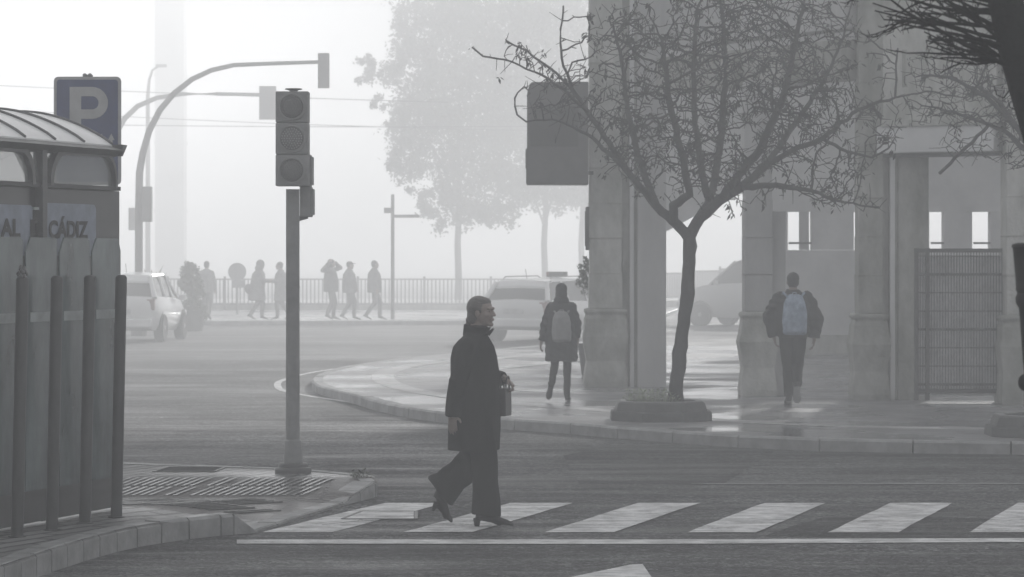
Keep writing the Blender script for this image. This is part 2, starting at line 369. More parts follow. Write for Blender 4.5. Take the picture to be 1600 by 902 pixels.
# pale paving bands that follow the tip
def band(pts, w0, name, m, z):
    a = smooth_poly([tuple(p[:2]) for p in pts], 6); b = inset(a, w0)
    bb = MB(); n = len(a); bb._add([(*p, z) for p in a]+[(*p, z) for p in b], [(i, i+1, n+i+1, n+i) for i in range(n-1)]); return bb.build(name, m, kind='structure')
band([G(x,y,KZ) for x,y in ((900,545),(760,560),(660,567),(600,577),(580,590),(610,606),(700,622),(800,632),(900,640),(1000,648),(1150,660),(1350,668),(1600,672))], .35, 'paving_band', M['band'], KZ)
band([G(x,y,KZ) for x,y in ((900,560),(800,570),(730,578),(700,588),(720,600),(800,610),(905,616))], .5, 'paving_band', M['band'], KZ)
# painted line beside the kerb
band([G(x,y) for x,y in ((700,560),(560,572),(480,583),(438,594),(428,602),(440,612),(500,623),(600,637),(700,651),(800,668),(900,677))], .11, 'edge_line', M['line'], .005)
# far pavement where the people walk, and its kerb
fp = smooth_poly([(-60, 84), (-20, 86.5), (-6, 86.8), (0, 87.5), (3.5, 90), (5, 98), (8, 130)], 6)
sheet(inset(fp, .12)+[(8,131), (-60,131)], KZ-.004, 'pavement', M['band']); kerb('kerb', fp, 1.5, .15, lambda p: KZ, 1)
# near pavement, where the camera stands
sheet([(-30,-12),(30,-12),(30,13),(-30,13)], .13, 'pavement', M['wetpave']); kerb('kerb', [(30,13),(-30,13)], 1.0, .15, lambda p: .13, 1)

# left island with its dropped kerb
ZI = .15
FL = [G(400,829,.02), G(470,806,.02), G(538,786,.02)]
hiA = [(-6.5, 5.0), (-3.6, 14.5), tuple(G(0,884,ZI)[:2]), tuple(G(100,851,ZI)[:2]), tuple(G(200,824,ZI)[:2]), tuple(G(300,809,ZI)[:2]), tuple(G(366,803,ZI)[:2])]
corner = [tuple(G(590,752,.13)[:2]), tuple(G(582,744,.14)[:2]), tuple(G(550,739,ZI)[:2]), tuple(G(470,732,ZI)[:2])]
back = [tuple(G(190,723,ZI)[:2]), (-12, 27.4), (-40, 27.5)]
hiS = smooth_poly(hiA, 5)
outline = hiS + [tuple(p[:2]) for p in FL] + corner + back + [(-40, 5)]
fa, fb = Vector(FL[0][:2]), Vector(FL[2][:2])
def zisl(x, y):
    p = Vector((x, y)); d = fb-fa; t = (p-fa).dot(d)/d.length_squared; tt = min(1.0, max(0.0, t)); q = fa+d*tt
    dist = (p-q).length
    u = max(0, 1-dist/1.45) if t >= 0 else max(0, 1-dist/1.0)
    if t > 1: u = max(0, 1-dist/.55)
    v = max(0, 1-((y-24.25)/.95 if y > 24.25 else (24.25-y)/2.4))*min(1, max(0, (x+9)/3)); v = v*.7; u = max(u*u*(3-2*u), v if y > 21.6 else 0) if x > -9 else 0
    return ZI-.13*u
def kz(p): return zisl(p.x, p.y)
hk = hiS
kerb('kerb', hk, .33, .15, lambda p: ZI, 1)
# end stone that dips to the road
b = MB(); e0 = Vector(hk[-1]); e1 = Vector(FL[0][:2]); n = Vector((-(e1-e0).y, (e1-e0).x)).normalized()*.15
b.loft([[(*e0, -.05), (*e0, ZI), (*(e0+n), ZI), (*(e0+n), -.05)], [(*e1, -.05), (*e1, .02), (*(e1+n), .02), (*(e1+n), -.05)]]); b.build('kerb', M['kerb'], kind='structure', bevel=.008)
kerb('kerb', [tuple(p[:2]) for p in FL], .3, .16, lambda p: .024, 1)
kerb('kerb', [tuple(FL[2][:2])]+corner[:1], .42, .2, lambda p: .03+.10*min(1, (p-fb).length/.75), 1)
kerb('kerb', corner+back, .5, .14, lambda p: zisl(p.x, p.y)+.002, 1)
bm = bmesh.new(); bm.faces.new([bm.verts.new((x, y, 0)) for x, y in outline])
for k in range(0, 60):
    for co, no in (((-6+k*.12, 0, 0), (1,0,0)), ((0, 20.6+k*.11, 0), (0,1,0))):
        bmesh.ops.bisect_plane(bm, geom=bm.verts[:]+bm.edges[:]+bm.faces[:], plane_co=co, plane_no=no)
for v in bm.verts: v.co.z = zisl(v.co.x, v.co.y)-.004
me = bpy.data.meshes.new('paving'); bm.faces.ensure_lookup_table()
for f in bm.faces:
    c = f.calc_center_median(); f.smooth = True
    f.material_index = 1 if 22.5 < c.y < 25.25 and c.x > -9 else 0
bmesh.ops.recalc_face_normals(bm, faces=bm.faces); bm.to_mesh(me); bm.free()
me.materials.append(M['paver']); me.materials.append(M['tact'])
o = bpy.data.objects.new('pavement', me); col.objects.link(o); o['kind'] = 'structure'

b = MB(); rr_ = random.Random(12)
for ya, yb, sl in ((24.27, 25.17, .34), (22.75, 23.95, .62)):
    x = -6.0
    while x < -1.2:
        x += .068
        for seg in range(2):
            if rr_.random() < .16: continue
            y0 = ya+(yb-ya)*(.5*seg+.03); y1 = ya+(yb-ya)*(.5*seg+.47); n = 3
            x0 = x+sl*(y0-ya); x1 = x+sl*(y1-ya)
            if x1 > (-1.45 if ya > 24 else -1.75): continue
            h = .005; w_ = .014
            L0, R0 = [], []
            for k in range(n+1):
                t = k/n; xx = x0+(x1-x0)*t; yy = y0+(y1-y0)*t; z = zisl(xx, yy)+h; L0.append((xx-w_, yy, z)); R0.append((xx+w_, yy, z))
            b._add(L0+R0, [(i, n+1+i, n+2+i, i+1) for i in range(n)])
            b._add([(p[0], p[1], p[2]-.012) for p in L0]+L0, [(i, i+1, n+2+i, n+1+i) for i in range(n)])
            b._add([L0[0], R0[0], (R0[0][0], R0[0][1], R0[0][2]-.012), (L0[0][0], L0[0][1], L0[0][2]-.012)], [(0,1,2,3)])
b.build('paving_ribs', M['rib'], kind='structure')
# road patches and paint
pq = lambda L, z, name, m: sheet([tuple(G(x, y)[:2]) for x, y in L], z, name, m)
pq([(905,757),(1130,757),(1210,706),(1190,702),(960,697),(880,712)], .003, 'asphalt_patch', M['patch'])
pq([(1195,838),(1600,842),(1900,842),(1900,815),(1560,812),(1400,806),(1290,808),(1240,822)], .003, 'asphalt_patch', M['patch'])
pq([(430,838),(640,838),(560,800),(520,800)], .003, 'asphalt_patch', M['asphalt'])
Y0, Y1 = 9400/433, 9400/387
for k in range(-2, 6):
    a, c = .24+1.022*k, 1.015+1.022*k
    w0 = .5; bb = MB(); n = 8
    L_ = []; Rr = []
    for i in range(n+1):
        t = i/n; y = Y0+(Y1-Y0)*t+(.0 if 0 < i < n else random.uniform(-.02, .02)); x = a+(c-a)*t
        L_.append((x+random.uniform(-.008,.008), y, .007)); Rr.append((x+w0+random.uniform(-.008,.008), y, .007))
    bb._add(L_+Rr, [(i, n+1+i, n+2+i, i+1) for i in range(n)]); bb.build('crosswalk_stripe', M['paint'], kind='structure')
pq([(370,851),(1000,851.5),(1700,848),(1700,842),(1000,844.5),(370,844.5)][::-1], .007, 'stop_line', M['line'])
pq([(870,908),(1026,915),(1004,883),(985,884)], .007, 'lane_arrow', M['line'])
pq([(1080,757.5),(1700,757.5),(1700,755.8),(1080,756.2)], .007, 'lane_line', M['kerb'])

def crack(pts, wd=.018, seed=0):
    rr = random.Random(seed); P = [Vector(G(*p)[:2]) for p in pts]; Q = resample([tuple(p) for p in P], .05, True)
    Q = [q+Vector((rr.uniform(-1,1), rr.uniform(-1,1)))*.018 for q in Q]; b = MB(); L1, L2 = [], []
    for q in Q:
        w_ = wd*rr.uniform(.3, 1.2); L1.append((q.x, q.y-w_, .0095)); L2.append((q.x, q.y+w_, .0095))
    n = len(Q); b._add(L1+L2, [(i, i+1, n+i+1, n+i) for i in range(n-1)]); b.build('road_crack', M['kerb_joint'], kind='structure')
for i, c_ in enumerate(([(1278,838),(1292,822),(1325,816),(1400,816),(1500,815),(1600,814),(1700,812)], [(1560,818),(1590,824),(1640,822)], [(500,822),(560,816),(640,814),(700,814)], [(1110,757),(1160,733),(1203,709)], [(560,816),(585,806),(600,803)], [(900,758),(1000,760),(1110,757)])): crack(c_, .016 if i != 3 else .022, i)
def rect_cover(name, label, pts, z, m):
    c = sum((Vector(p) for p in pts), Vector())/4; t = thing(name, label, 'cover', (c.x, c.y, z))
    P = [Vector((p.x, p.y, z)) for p in pts]
    fr = MB()
    for i in range(4): fr.bar(P[i]+Vector((0,0,.002)), P[(i+1)%4]+Vector((0,0,.002)), .025, .005)
    fr.build('frame', M['metal_g'], t, True)
    q = MB(); I = [c+(p-c)*.93 for p in P]; q.slab([(p.x, p.y, z) for p in I], (0,0,1), .003); q.build('lid', m, t, True)
rect_cover('utility_cover', 'dark rectangular metal cover let into the island paving beside the signal post', [G(240,737,ZI), G(335,737,ZI), G(352,730,ZI), G(262,730,ZI)], ZI, M['cover'])
rect_cover('manhole_cover', 'rectangular cover in the road on the leftmost worn crosswalk stripe', [G(535,813), G(650,813), G(650,801), G(565,801)], .009, M['paint'])
#PART2
# ================================================================== ARCADE BUILDING (right)
arc = thing('arcade_building', 'weathered stone arcade with tall piers and a grilled gate behind the bare tree', 'building', (3.4, 40, KZ))
AX = [(953, 42.9), (1187, 40.3), (1366, 39.05), (1599, 38.0)]
pts = [Vector((XX(px, Y), Y, 0)) for px, Y in AX]
adir = (pts[3]-pts[0]).normalized(); anr = Vector((-adir.y, adir.x, 0)); arz = math.atan2(adir.y, adir.x)
def wob(L_, seed, amp=.012):                 # eroded outline
    rr = random.Random(seed); return [(x+rr.uniform(-amp, amp), z) for x, z in L_]
def pier(px0, px1, Y, z1, ped=1.25, seed=1, m='stone', mp='stone_d', ped_out=.06, depth=.5):
    x0, x1 = XX(px0, Y), XX(px1, Y); c = Vector(((x0+x1)/2, Y+depth/2, 0)); wd = (x1-x0)
    b = MB(); rr = random.Random(seed); rings = []
    zz = ped
    while zz < z1-.01:
        for dz in (0, .5):
            z = min(zz+dz, z1); j = rr.uniform(-.006, .006)
            rings.append([Vector((c.x+sx*(wd/2+j), c.y+sy*(depth/2+j), z)) for sx, sy in ((-1,-1),(1,-1),(1,1),(-1,1))])
        zz += .5
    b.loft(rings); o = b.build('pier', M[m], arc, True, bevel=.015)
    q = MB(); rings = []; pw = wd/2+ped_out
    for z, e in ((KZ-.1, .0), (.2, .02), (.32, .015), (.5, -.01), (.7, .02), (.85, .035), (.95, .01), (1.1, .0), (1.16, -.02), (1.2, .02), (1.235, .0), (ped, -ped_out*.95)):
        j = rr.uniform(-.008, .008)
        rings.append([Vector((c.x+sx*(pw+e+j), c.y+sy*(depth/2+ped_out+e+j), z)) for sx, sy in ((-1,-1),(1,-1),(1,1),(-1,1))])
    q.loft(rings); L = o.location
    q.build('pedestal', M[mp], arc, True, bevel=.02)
    return c
TOP = 7.5
def jamb(px0, px1, Y, z0, z1, m, depth=.5, name='jamb', dy=0):
    x0, x1 = XX(px0, Y), XX(px1, Y); b = MB(); b.box(((x0+x1)/2, Y+dy+depth/2, (z0+z1)/2), (x1-x0, depth, z1-z0)); return b.build(name, M[m], arc, True, bevel=.012)
# A
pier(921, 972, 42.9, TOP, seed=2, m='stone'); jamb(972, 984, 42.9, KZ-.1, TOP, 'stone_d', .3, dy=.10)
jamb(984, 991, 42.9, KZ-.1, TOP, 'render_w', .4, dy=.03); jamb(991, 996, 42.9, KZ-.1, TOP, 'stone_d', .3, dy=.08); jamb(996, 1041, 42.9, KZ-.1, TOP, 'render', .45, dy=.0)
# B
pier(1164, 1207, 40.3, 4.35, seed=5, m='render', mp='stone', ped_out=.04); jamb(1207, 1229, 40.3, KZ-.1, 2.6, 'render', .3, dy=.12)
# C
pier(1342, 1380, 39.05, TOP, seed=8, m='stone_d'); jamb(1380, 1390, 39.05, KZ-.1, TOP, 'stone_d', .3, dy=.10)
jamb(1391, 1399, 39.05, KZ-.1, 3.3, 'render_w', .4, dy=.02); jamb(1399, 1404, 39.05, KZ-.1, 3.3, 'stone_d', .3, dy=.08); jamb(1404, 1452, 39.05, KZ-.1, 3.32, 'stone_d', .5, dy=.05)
# D
pier(1573, 1625, 38.0, TOP, seed=11, m='stone'); jamb(1627, 1760, 38.0, KZ-.1, TOP, 'render', .45)
# lintels and walls over the openings
def span(pxa, Ya, pxb, Yb, ya, yb, m, th, name, dy=0, bev=.015):
    Ym = (Ya+Yb)/2; a = Vector((XX(pxa, Ya), Ya+dy+th/2, 0)); c = Vector((XX(pxb, Yb), Yb+dy+th/2, 0))
    z1, z0 = ZZ(ya, Ym), ZZ(yb, Ym); b = MB(); b.bar(a+Vector((0,0,(z0+z1)/2)), c+Vector((0,0,(z0+z1)/2)), th, z1-z0); return b.build(name, M[m], arc, True, bevel=bev)
span(1041, 42.9, 1342, 39.1, 76, 135, 'stone_d', .5, 'beam')
span(1041, 42.9, 1342, 39.1, -90, 60, 'render', .4, 'upper_wall', .02)
span(1390, 39.0, 1573, 38.1, 196, 238, 'render_w', .62, 'lintel', -.06)
span(1390, 39.0, 1573, 38.1, 238.5, 244, 'metal_g', .3, 'lintel_shade_strip', .1, 0)  # dark strip standing in for the shadow under the lintel
span(1390, 39.0, 1573, 38.1, -90, 195, 'stone', .42, 'upper_wall', .05)
span(1392, 39.0, 1573, 38.1, 186, 197, 'stone', .5, 'cornice', -.12)
for x0, x1 in ((1412, 1446), (1490, 1524)):   # framed relief panels
    Yp = 38.9; b = MB(); cx = XX((x0+x1)/2, Yp); z0, z1 = ZZ(134, Yp), ZZ(80, Yp); wd = (x1-x0)/F*Yp
    for dx in (-wd/2, wd/2): b.box((cx+dx, Yp+.0, (z0+z1)/2), (.04, .06, z1-z0+.04))
    for z in (z0, z1): b.box((cx, Yp+.0, z), (wd-.045, .06, .04))
    b.build('relief_panel', M['stone_d'], arc, True, bevel=.006)
# spandrel above the windows between pier B and C, back wall with slit windows
WB = 57.5
def bw(x0, x1, y0, y1, m='wallback', th=.35, name='back_wall', bev=0):
    b = MB(); b.box((XX((x0+x1)/2, WB), WB+th/2, (ZZ(y0, WB)+ZZ(y1, WB))/2), ((x1-x0)/F*WB, th, (y1-y0)/F*WB)); return b.build(name, M[m], arc, True, bevel=bev)
bw(1175, 2100, 391, 553); bw(1175, 2100, 40, 331)
for a, c in ((1175, 1231), (1268.5, 1334), (1347, 1452), (1475, 1519), (1548, 1700), (1735, 2100)): bw(a, c, 331.3, 390.7)
bw(1249, 1264, 331.3, 390.7, 'render', .1, 'window_post')
for a, c in ((1231, 1268), (1334, 1347), (1453, 1475), (1519.5, 1547.5)):
    b = MB(); b.box((XX((a+c)/2, WB), WB-.05, ZZ(380, WB)), ((c-a)/F*WB-.02, .04, .04)); b.build('window_rail', M['metal_g'], arc, True)
b = MB(); b.box((XX(1640, WB), WB-.06, KZ+.16), (11.4, .1, .4)); b.build('base_shade_strip', M['stone_d'], arc, True)  # dark tone painted in for shade along the foot of the back wall
# ceiling slab of the arcade: shades the passage
b = MB(); zc = 5.35
b.slab([(XX(1190,57.3), 53.5, 7.1), (XX(2060,57.3), 53.5, 7.1), (XX(2060,57.3), 57.3, 7.1), (XX(1190, 57.3), 57.3, 7.1)], (0,0,1), .3); b.build('ceiling', M['render'], arc, True)
for k, (cx_, cy_, w_, d_, z0_, z1_) in enumerate(((21.5, 54.6, 39.6, 6.6, 7.5, 12.0), (21.5, 54.8, 39.2, 6.2, 12.0, 18.5))):  # unseen upper storeys, added so their shadow darkens the near fog
    b = MB(); b.box((cx_, cy_, (z0_+z1_)/2), (w_, d_, z1_-z0_-.01)); b.build('shade_storey', M['render'], arc, True, bevel=.03)
Lc = [(1041,362),(1060,352),(1085,338),(1100,322),(1130,308),(1176,300)]
b = MB(); b.slab([(XX(1010, WB), WB, ZZ(362, WB))]+[(XX(x, WB), WB, ZZ(y, WB)) for x, y in Lc]+[(XX(1176, WB), WB, ZZ(40, WB)), (XX(1010, WB), WB, ZZ(40, WB))], (0,1,0), .35); b.build('arched_wall', M['wallback'], arc, True)
# gate
gt = thing('grilled_gate', 'tall grilled metal gate with close vertical bars under the pale lintel', 'gate', (XX(1500, 38.3), 38.3, KZ))
GY = 38.35; gx0, gx1 = XX(1432, GY), XX(1572, GY); gz0, gz1 = KZ+.03, ZZ(388, GY)
b = MB()
for x in (gx0, XX(1449, GY), gx1-.03): b.box((x, GY, (gz0+gz1)/2), (.05, .05, gz1-gz0))
for z in (gz0+.12, gz1-.03): b.box(((gx0+gx1)/2, GY, z), (gx1-gx0-.055, .045, .05))
b.build('frame', M['gate'], gt, True)
b = MB(); x = gx0+.045
while x < gx1-.05: b.box((x, GY-.005, (gz0+gz1)/2+.05), (.011, .012, gz1-gz0-.18)); x += .036
b.build('bars', M['gbar'], gt, True)
b = MB()
for i in range(8): b.box(((gx0+gx1)/2, GY+.02, gz0+.2+i*(gz1-gz0-.3)/7), (gx1-gx0-.06, .01, .012 if i % 3 else .03))
b.build('crossbars', M['gate'], gt, True)
b = MB(); b.box(((gx0+gx1)/2, GY+.04, (gz0+gz1)/2-.02), (gx1-gx0-.06, .012, gz1-gz0-.15)); b.build('backing_sheet', M['mesh_w'], gt, True)
# hanging sign box on pier A
sb = thing('box_sign', 'dark box sign projecting from the left stone pier behind the tree', 'sign', (XX(870,42.6), 42.6, ZZ(290,42.6)))
SY = 42.5; b = MB()
def sring(z, e): 
    x0, x1 = XX(821+e, SY), XX(919, SY); return [(x0, SY-.14, z), (x1, SY-.2, z), (x1, SY+.45, z), (x0, SY+.36, z)]
b.loft([sring(ZZ(289, SY), 3), sring(ZZ(286, SY), 1), sring(ZZ(264, SY), 1), sring(ZZ(262,SY), 0), sring(ZZ(234, SY), 0), sring(ZZ(232,SY), 2.5), sring(ZZ(147, SY), 2.5), sring(ZZ(133, SY), 6), sring(ZZ(129, SY), 10)])
b.build('cabinet', M['metal_g'], sb, True, bevel=.015)
b = MB(); b.box((XX(868, SY), SY-.18, ZZ(198, SY)), (.72, .02, .58)); b.build('face', M['board'], sb, True, bevel=.004)
b = MB()
for z in (ZZ(150, SY), ZZ(270, SY)): b = MB(); b.box((XX(921, SY), SY+.15, z), (.12, .06, .05)); b.build('bracket', M['metal_d'], sb, True)
wb = thing('meter_box', 'narrow grey wall box on the left flank of the stone pier below the box sign', 'box', (XX(918, 42.8), 42.9, ZZ(392,42.9)))
b = MB(); b.box((XX(918.5, 42.9), 43.15, ZZ(357, 42.9)), (.05, .3, .62)); b.build('casing', M['metal_g'], wb, True, bevel=.008)
b = MB(); b.box((XX(917.7, 42.9)-.022, 43.15, ZZ(357, 42.9)), (.012, .26, .5)); b.build('door', M['metal_d'], wb, True, bevel=.003)

# ================================================================== SHELTER (left)
D = Vector((.294, .956, 0)).normalized(); NV = Vector((-D.y, D.x, 0))      # along the kerb / away from the kerb
P0 = Vector((XX(35, 19.85), 19.85, 0))
def sp(t, s, z): return P0+D*t+NV*s+Vector((0,0,z))
def tpb(px, s_):
    q = sp(0, s_, 0); k = (px-800)/F; return (k*q.y-q.x)/(D.x-k*D.y)
sh = thing('street_shelter', 'dark steel shelter with a ribbed barrel roof and frosted panels at the left kerb', 'shelter', tuple(P0+Vector((0,0,ZI))))
# kerbside steel tubes in front of the panels
pg = 'steel tubes standing in front of the shelter panels'
for i, t in enumerate((-.52, 0, .52, 1.04, 1.56)):
    lb = ['at the left edge of the photo', 'with a scaly pine cone shaped finial on top', 'between the finial tube and the third', 'second from the right end of the shelter', 'at the right end of the shelter'][i]
    q = thing('steel_tube', 'dark round-topped steel tube '+lb, 'post', tuple(sp(t, 0, ZI-.01)), group=pg)
    b = MB(); base = sp(t, 0, ZI-.01)+Vector((-.035,0,0)); topz = 1.865
    b.path([base, sp(t, 0, topz-.02), sp(t, 0, topz-.006), sp(t, 0, topz)], [.041, .041, .033, .018], 18); b.build('shaft', M['metal_d'], q, True, smooth=40)
    b = MB(); b.lathe([(.06, 0), (.06, .012), (.043, .014)], tuple(base), 18); b.build('foot_ring', M['metal_d'], q, True, smooth=30)
    if i == 1:
        b = MB(); rr = random.Random(3)
        for k in range(34):
            h = rr.random(); a = rr.random()*6.28; r = .034*(1-h*.75); b.ell(sp(t,0,topz+h*.062)+Vector((math.cos(a)*r, math.sin(a)*r, 0)), (.013,.013,.016), n=6, m=4)
        b.build('finial', M['metal_g'], q, True, smooth=60)
# frosted panels (each with a cut corner), kick plate, stripe
for i, t in enumerate((-1.54, -1.02, -.50, .02, .54, 1.06)):
    t += .0
    if i == 5: pass
    z0, z1 = .42, 2.125; s_ = .1+.012*(i % 2); sh_ = tpb(188.5, s_)-1.565; a, c = t+.03+sh_, t+.505+sh_
    poly = [sp(a, s_, z0), sp(c, s_, z0), sp(c, s_, z1-.02 if i < 5 else z1-.09), sp(c-.04, s_, z1) , sp(a+.07, s_, z1), sp(a, s_, z1-.1)]
    b = MB(); b.slab(poly, NV, .012); g = b.build('panel', M['glass'], sh, True)
    b = MB(); b.slab([sp(a+.06, s_-.004, 1.555), sp(c-.01, s_-.004, 1.555), sp(c-.01, s_-.004, 1.62), sp(a+.06, s_-.004, 1.62)], NV, .002); b.build('frosted_strip', M['stripe'], sh, True)
    b = MB(); b.slab([sp(a-.02, s_+.03, .2), sp(c+.02, s_+.03, .2), sp(c+.02, s_+.03, .43), sp(a-.02, s_+.03, .43)], NV, .01); b.build('kick_plate', M['metal_d'], sh, True)
b = MB()
for z in (.40, .9): b.bar(sp(-1.6, .16, z), sp(1.6, .16, z), .03, .035)
b.build('rail', M['metal_d'], sh, True)
# dark board behind, up to the fascia
b = MB(); bt = tpb(187, .32); b.slab([sp(-1.7, .32, .17), sp(bt, .32, .17), sp(bt, .32, 2.475), sp(-1.7, .32, 2.475)], NV, .05); b.build('board', M['board'], sh, True, bevel=.008)
b = MB(); b.bar(sp(-1.7, .31, 2.49), sp(bt-.08, .31, 2.49), .07, .03); b.build('top_rail', M['metal_d'], sh, True)
# roof beam and arches
EZ = 2.795
def tpx(px): # parameter along the eave seen at pixel column px (s=.30)
    q = sp(0, .3, 0); k = (px-800)/F; return (k*q.y-q.x)/(D.x-k*D.y)
b = MB(); te = tpx(178)
prof = [(-.10, 0), (.06, .045), (.1, .02), (.1, -.045), (-.02, -.045)]
b.loft([[sp(t, .3+s_, EZ-.03+z) for s_, z in prof] for t in (-2.0, te-.02)]); b.build('eave_beam', M['metal_g'], sh, True, bevel=.004)
def arch(t0, t1, zb, zt, w0, w1, rr_=.23):
    pl = []; pl2 = []
    for k in range(9):
        a = math.pi-k*math.pi/2/8; pl.append((t0+rr_+rr_*math.cos(a), zt-rr_+rr_*math.sin(a)))
    for k in range(9):
        a = math.pi/2-k*math.pi/2/8*.72; pl.append((t1-rr_*.75+rr_*.78*math.cos(a), zt-rr_+rr_*math.sin(a)))
    pl = [(t0, zb)]+pl+[(t1, zb)]
    b = MB()
    for k in range(len(pl)-1):
        w = w0 if k < len(pl)/2 else w1
        b.bar(sp(pl[k][0], .3, pl[k][1]), sp(pl[k+1][0], .3, pl[k+1][1]), .06, w, up=NV)
    rings = []
    for k, (t, z) in enumerate(pl):
        w = w0 if k < len(pl)/2 else w1
        a = pl[max(k-1,0)]; c = pl[min(k+1,len(pl)-1)]; d = Vector((c[0]-a[0], c[1]-a[1])).normalized(); n = Vector((-d.y, d.x))*w/2
        rings.append([sp(t+n.x, .27, z+n.y), sp(t-n.x, .27, z-n.y), sp(t-n.x, .33, z-n.y), sp(t+n.x, .33, z+n.y)])
    b = MB(); b.loft(rings); b.build('arch_brace', M['metal_g'], sh, True, smooth=40)
    g = MB(); g.slab([sp(t, .3, z) for t, z in pl], NV, .006); g.build('fan_light', M['tint'], sh, True)
tc = tpx(63)
arch(tpx(76), tpx(177), 2.49, 2.735, .05, .034)
arch(tpx(76)-1.45, tpx(48), 2.49, 2.73, .05, .05, .26)
b = MB(); b.bar(sp(tc, .3, .17), sp(tc, .3, EZ-.06), .075, .075, up=D); b.bar(sp(tc-1.3, .3, .17), sp(tc-1.3, .3, EZ-.06), .075, .075, up=D); 
b.build('column', M['metal_g'], sh, True, bevel=.006)
g = MB(); g.slab([sp(tc+.04, .305, 2.5), sp(tpx(76), .305, 2.5), sp(tpx(95), .305, 2.73), sp(tc+.04, .305, 2.73)], NV, .005)
g.slab([sp(tpx(47), .305, 2.5), sp(tc-.04, .305, 2.5), sp(tc-.04, .305, 2.73), sp(tpx(20), .305, 2.73)], NV, .005); g.build('fan_light', M['tint'], sh, True)
# rib-vaulted translucent roof
def vault(s_): 
    u = s_/1.5; return .25*math.sin(math.pi*min(1, max(0, u)))**.85
rb = []
ts = [te-.03-k*.47 for k in range(8)]
ss = [k*1.5/22 for k in range(23)]
for k in range(7):
    a, c = ts[k+1], ts[k]
    b = MB(); rings = [[sp(a, .3+s_, EZ+vault(s_)), sp(c, .3+s_, EZ+vault(s_)), sp(c, .3+s_, EZ+vault(s_)+.012), sp(a, .3+s_, EZ+vault(s_)+.012)] for s_ in ss]
    b.loft(rings); b.build('roof_sheet', M['roofp'], sh, True, smooth=30)
for k in range(8):
    b = MB(); b.path([sp(ts[k], .3+s_, EZ+vault(s_)+.018) for s_ in ss], .012 if k else .011, 6); b.build('roof_rib', M['metal_g'], sh, True, smooth=50)
b = MB(); b.slab([sp(te+.06, .22, EZ+.012), sp(te-.02, .22, EZ-.07), sp(te-.03, .22, EZ+.015)], NV, .1); b.build('eave_tip', M['metal_g'], sh, True)
# name plates on the board, seen dim behind the glass
def text_mesh(body, size, name, m, parent, loc, rot, ext=.004, off=.0, sx=1.0):
    cu = bpy.data.curves.new('t', 'FONT'); cu.body = body; cu.size = size; cu.extrude = ext; cu.offset = off; cu.align_x = 'LEFT'
    t = bpy.data.objects.new('t', cu); col.objects.link(t); t.scale = (sx, 1, 1)
    dg = bpy.context.evaluated_depsgraph_get(); dg.update(); me = bpy.data.meshes.new_from_object(t.evaluated_get(dg)); bpy.data.objects.remove(t)
    me.transform(Matrix.Diagonal((sx, 1, 1, 1))); me.materials.clear(); me.materials.append(m); me.name = name
    o = bpy.data.objects.new(name, me); col.objects.link(o); o.parent = parent; L = parent.location if parent else Vector()
    o.location = Vector(loc)-L; o.rotation_euler = rot; return o
ns = thing('name_sign', 'dim blue-grey sign lettered CÁDIZ mounted on the dark shelter board above the panels', 'sign', tuple(sp(tpx(100), .30, 2.0)))
def tp2(px, s_=.3):
    q = sp(0, s_, 0); k = (px-800)/F; return (k*q.y-q.x)/(D.x-k*D.y)
def rrect(t0, t1, z0, z1, r, s_):
    out = []
    for cx, cz, a0 in ((t1-r, z1-r, 0), (t0+r, z1-r, 90), (t0+r, z0+r, 180), (t1-r, z0+r, 270)):
        for k in range(6): a = R(a0+k*18); out.append(sp(cx+r*math.cos(a), s_, cz+r*math.sin(a)))
    return out
zt = lambda y, t, s_=.3: ZZ(y, sp(t, s_, 0).y)
t0, t1 = tp2(72), tp2(151); b = MB(); b.slab(rrect(t0, t1, 2.0, zt(320, t1), .045, .305), NV, .012); b.build('plate', M['signpl'], ns, True)
t2, t3 = tp2(-90), tp2(52); b = MB(); b.slab(rrect(t2, t3, 2.0, zt(321, t3), .03, .305), NV, .012); b.build('plate', M['signpl'], ns, True)
b = MB(); b.bar(sp(t3, .3, zt(326, t3)), sp(t0, .3, zt(326, t0)), .02, .02); b.build('tie_bar', M['stripe'], ns, True)
rz = math.atan2(D.y, D.x); rot = (R(90), 0, rz)
tx0, tx1 = tp2(76, .3), tp2(137, .3); L_ = tx1-tx0
o = text_mesh('CÁDIZ', .165, 'lettering', M['letters'], ns, sp(tx0, .298, zt(371, tx0)), rot, .0006, .006, 1)
mw = max(v.co.x for v in o.data.vertices)-min(v.co.x for v in o.data.vertices); o.scale = (L_/mw, 1, 1)
o = text_mesh('AL', .165, 'lettering', M['letters'], ns, sp(tp2(2), .298, zt(369, tp2(2))), rot, .0006, .006, 1)
mw = max(v.co.x for v in o.data.vertices)-min(v.co.x for v in o.data.vertices); o.scale = ((tp2(33)-tp2(2))/mw, 1, 1)
o = text_mesh('D', .165, 'lettering', M['letters'], ns, sp(tp2(46), .298, zt(370, tp2(46))), rot, .0006, .006, 1); o.scale = (2.2, 1, 1)

# ================================================================== PARKING SIGN
SGY = 26.3
ps = thing('parking_sign', 'blue parking sign with a white P behind the shelter roof', 'sign', (XX(137, SGY), SGY, ZI-.01))
def rr2(x0, x1, z0, z1, r, y):
    out = []
    for cx, cz, a0 in ((x1-r, z1-r, 0), (x0+r, z1-r, 90), (x0+r, z0+r, 180), (x1-r, z0+r, 270)):
        for k in range(6): a = R(a0+k*18); out.append((cx+r*math.cos(a), y, cz+r*math.sin(a)))
    return out
sx0, sx1, sz0, sz1 = XX(84, SGY), XX(189, SGY), ZZ(289, SGY), ZZ(120, SGY)
b = MB(); b.slab(rr2(sx0, sx1, sz0, sz1, .04, SGY), (0,1,0), .025); b.build('rim', M['white'], ps, True)
b = MB(); e = .026; b.slab(rr2(sx0+e, sx1-e, sz0+e, sz1-e, .026, SGY-.004), (0,1,0), .006); b.build('face', M['blue'], ps, True)
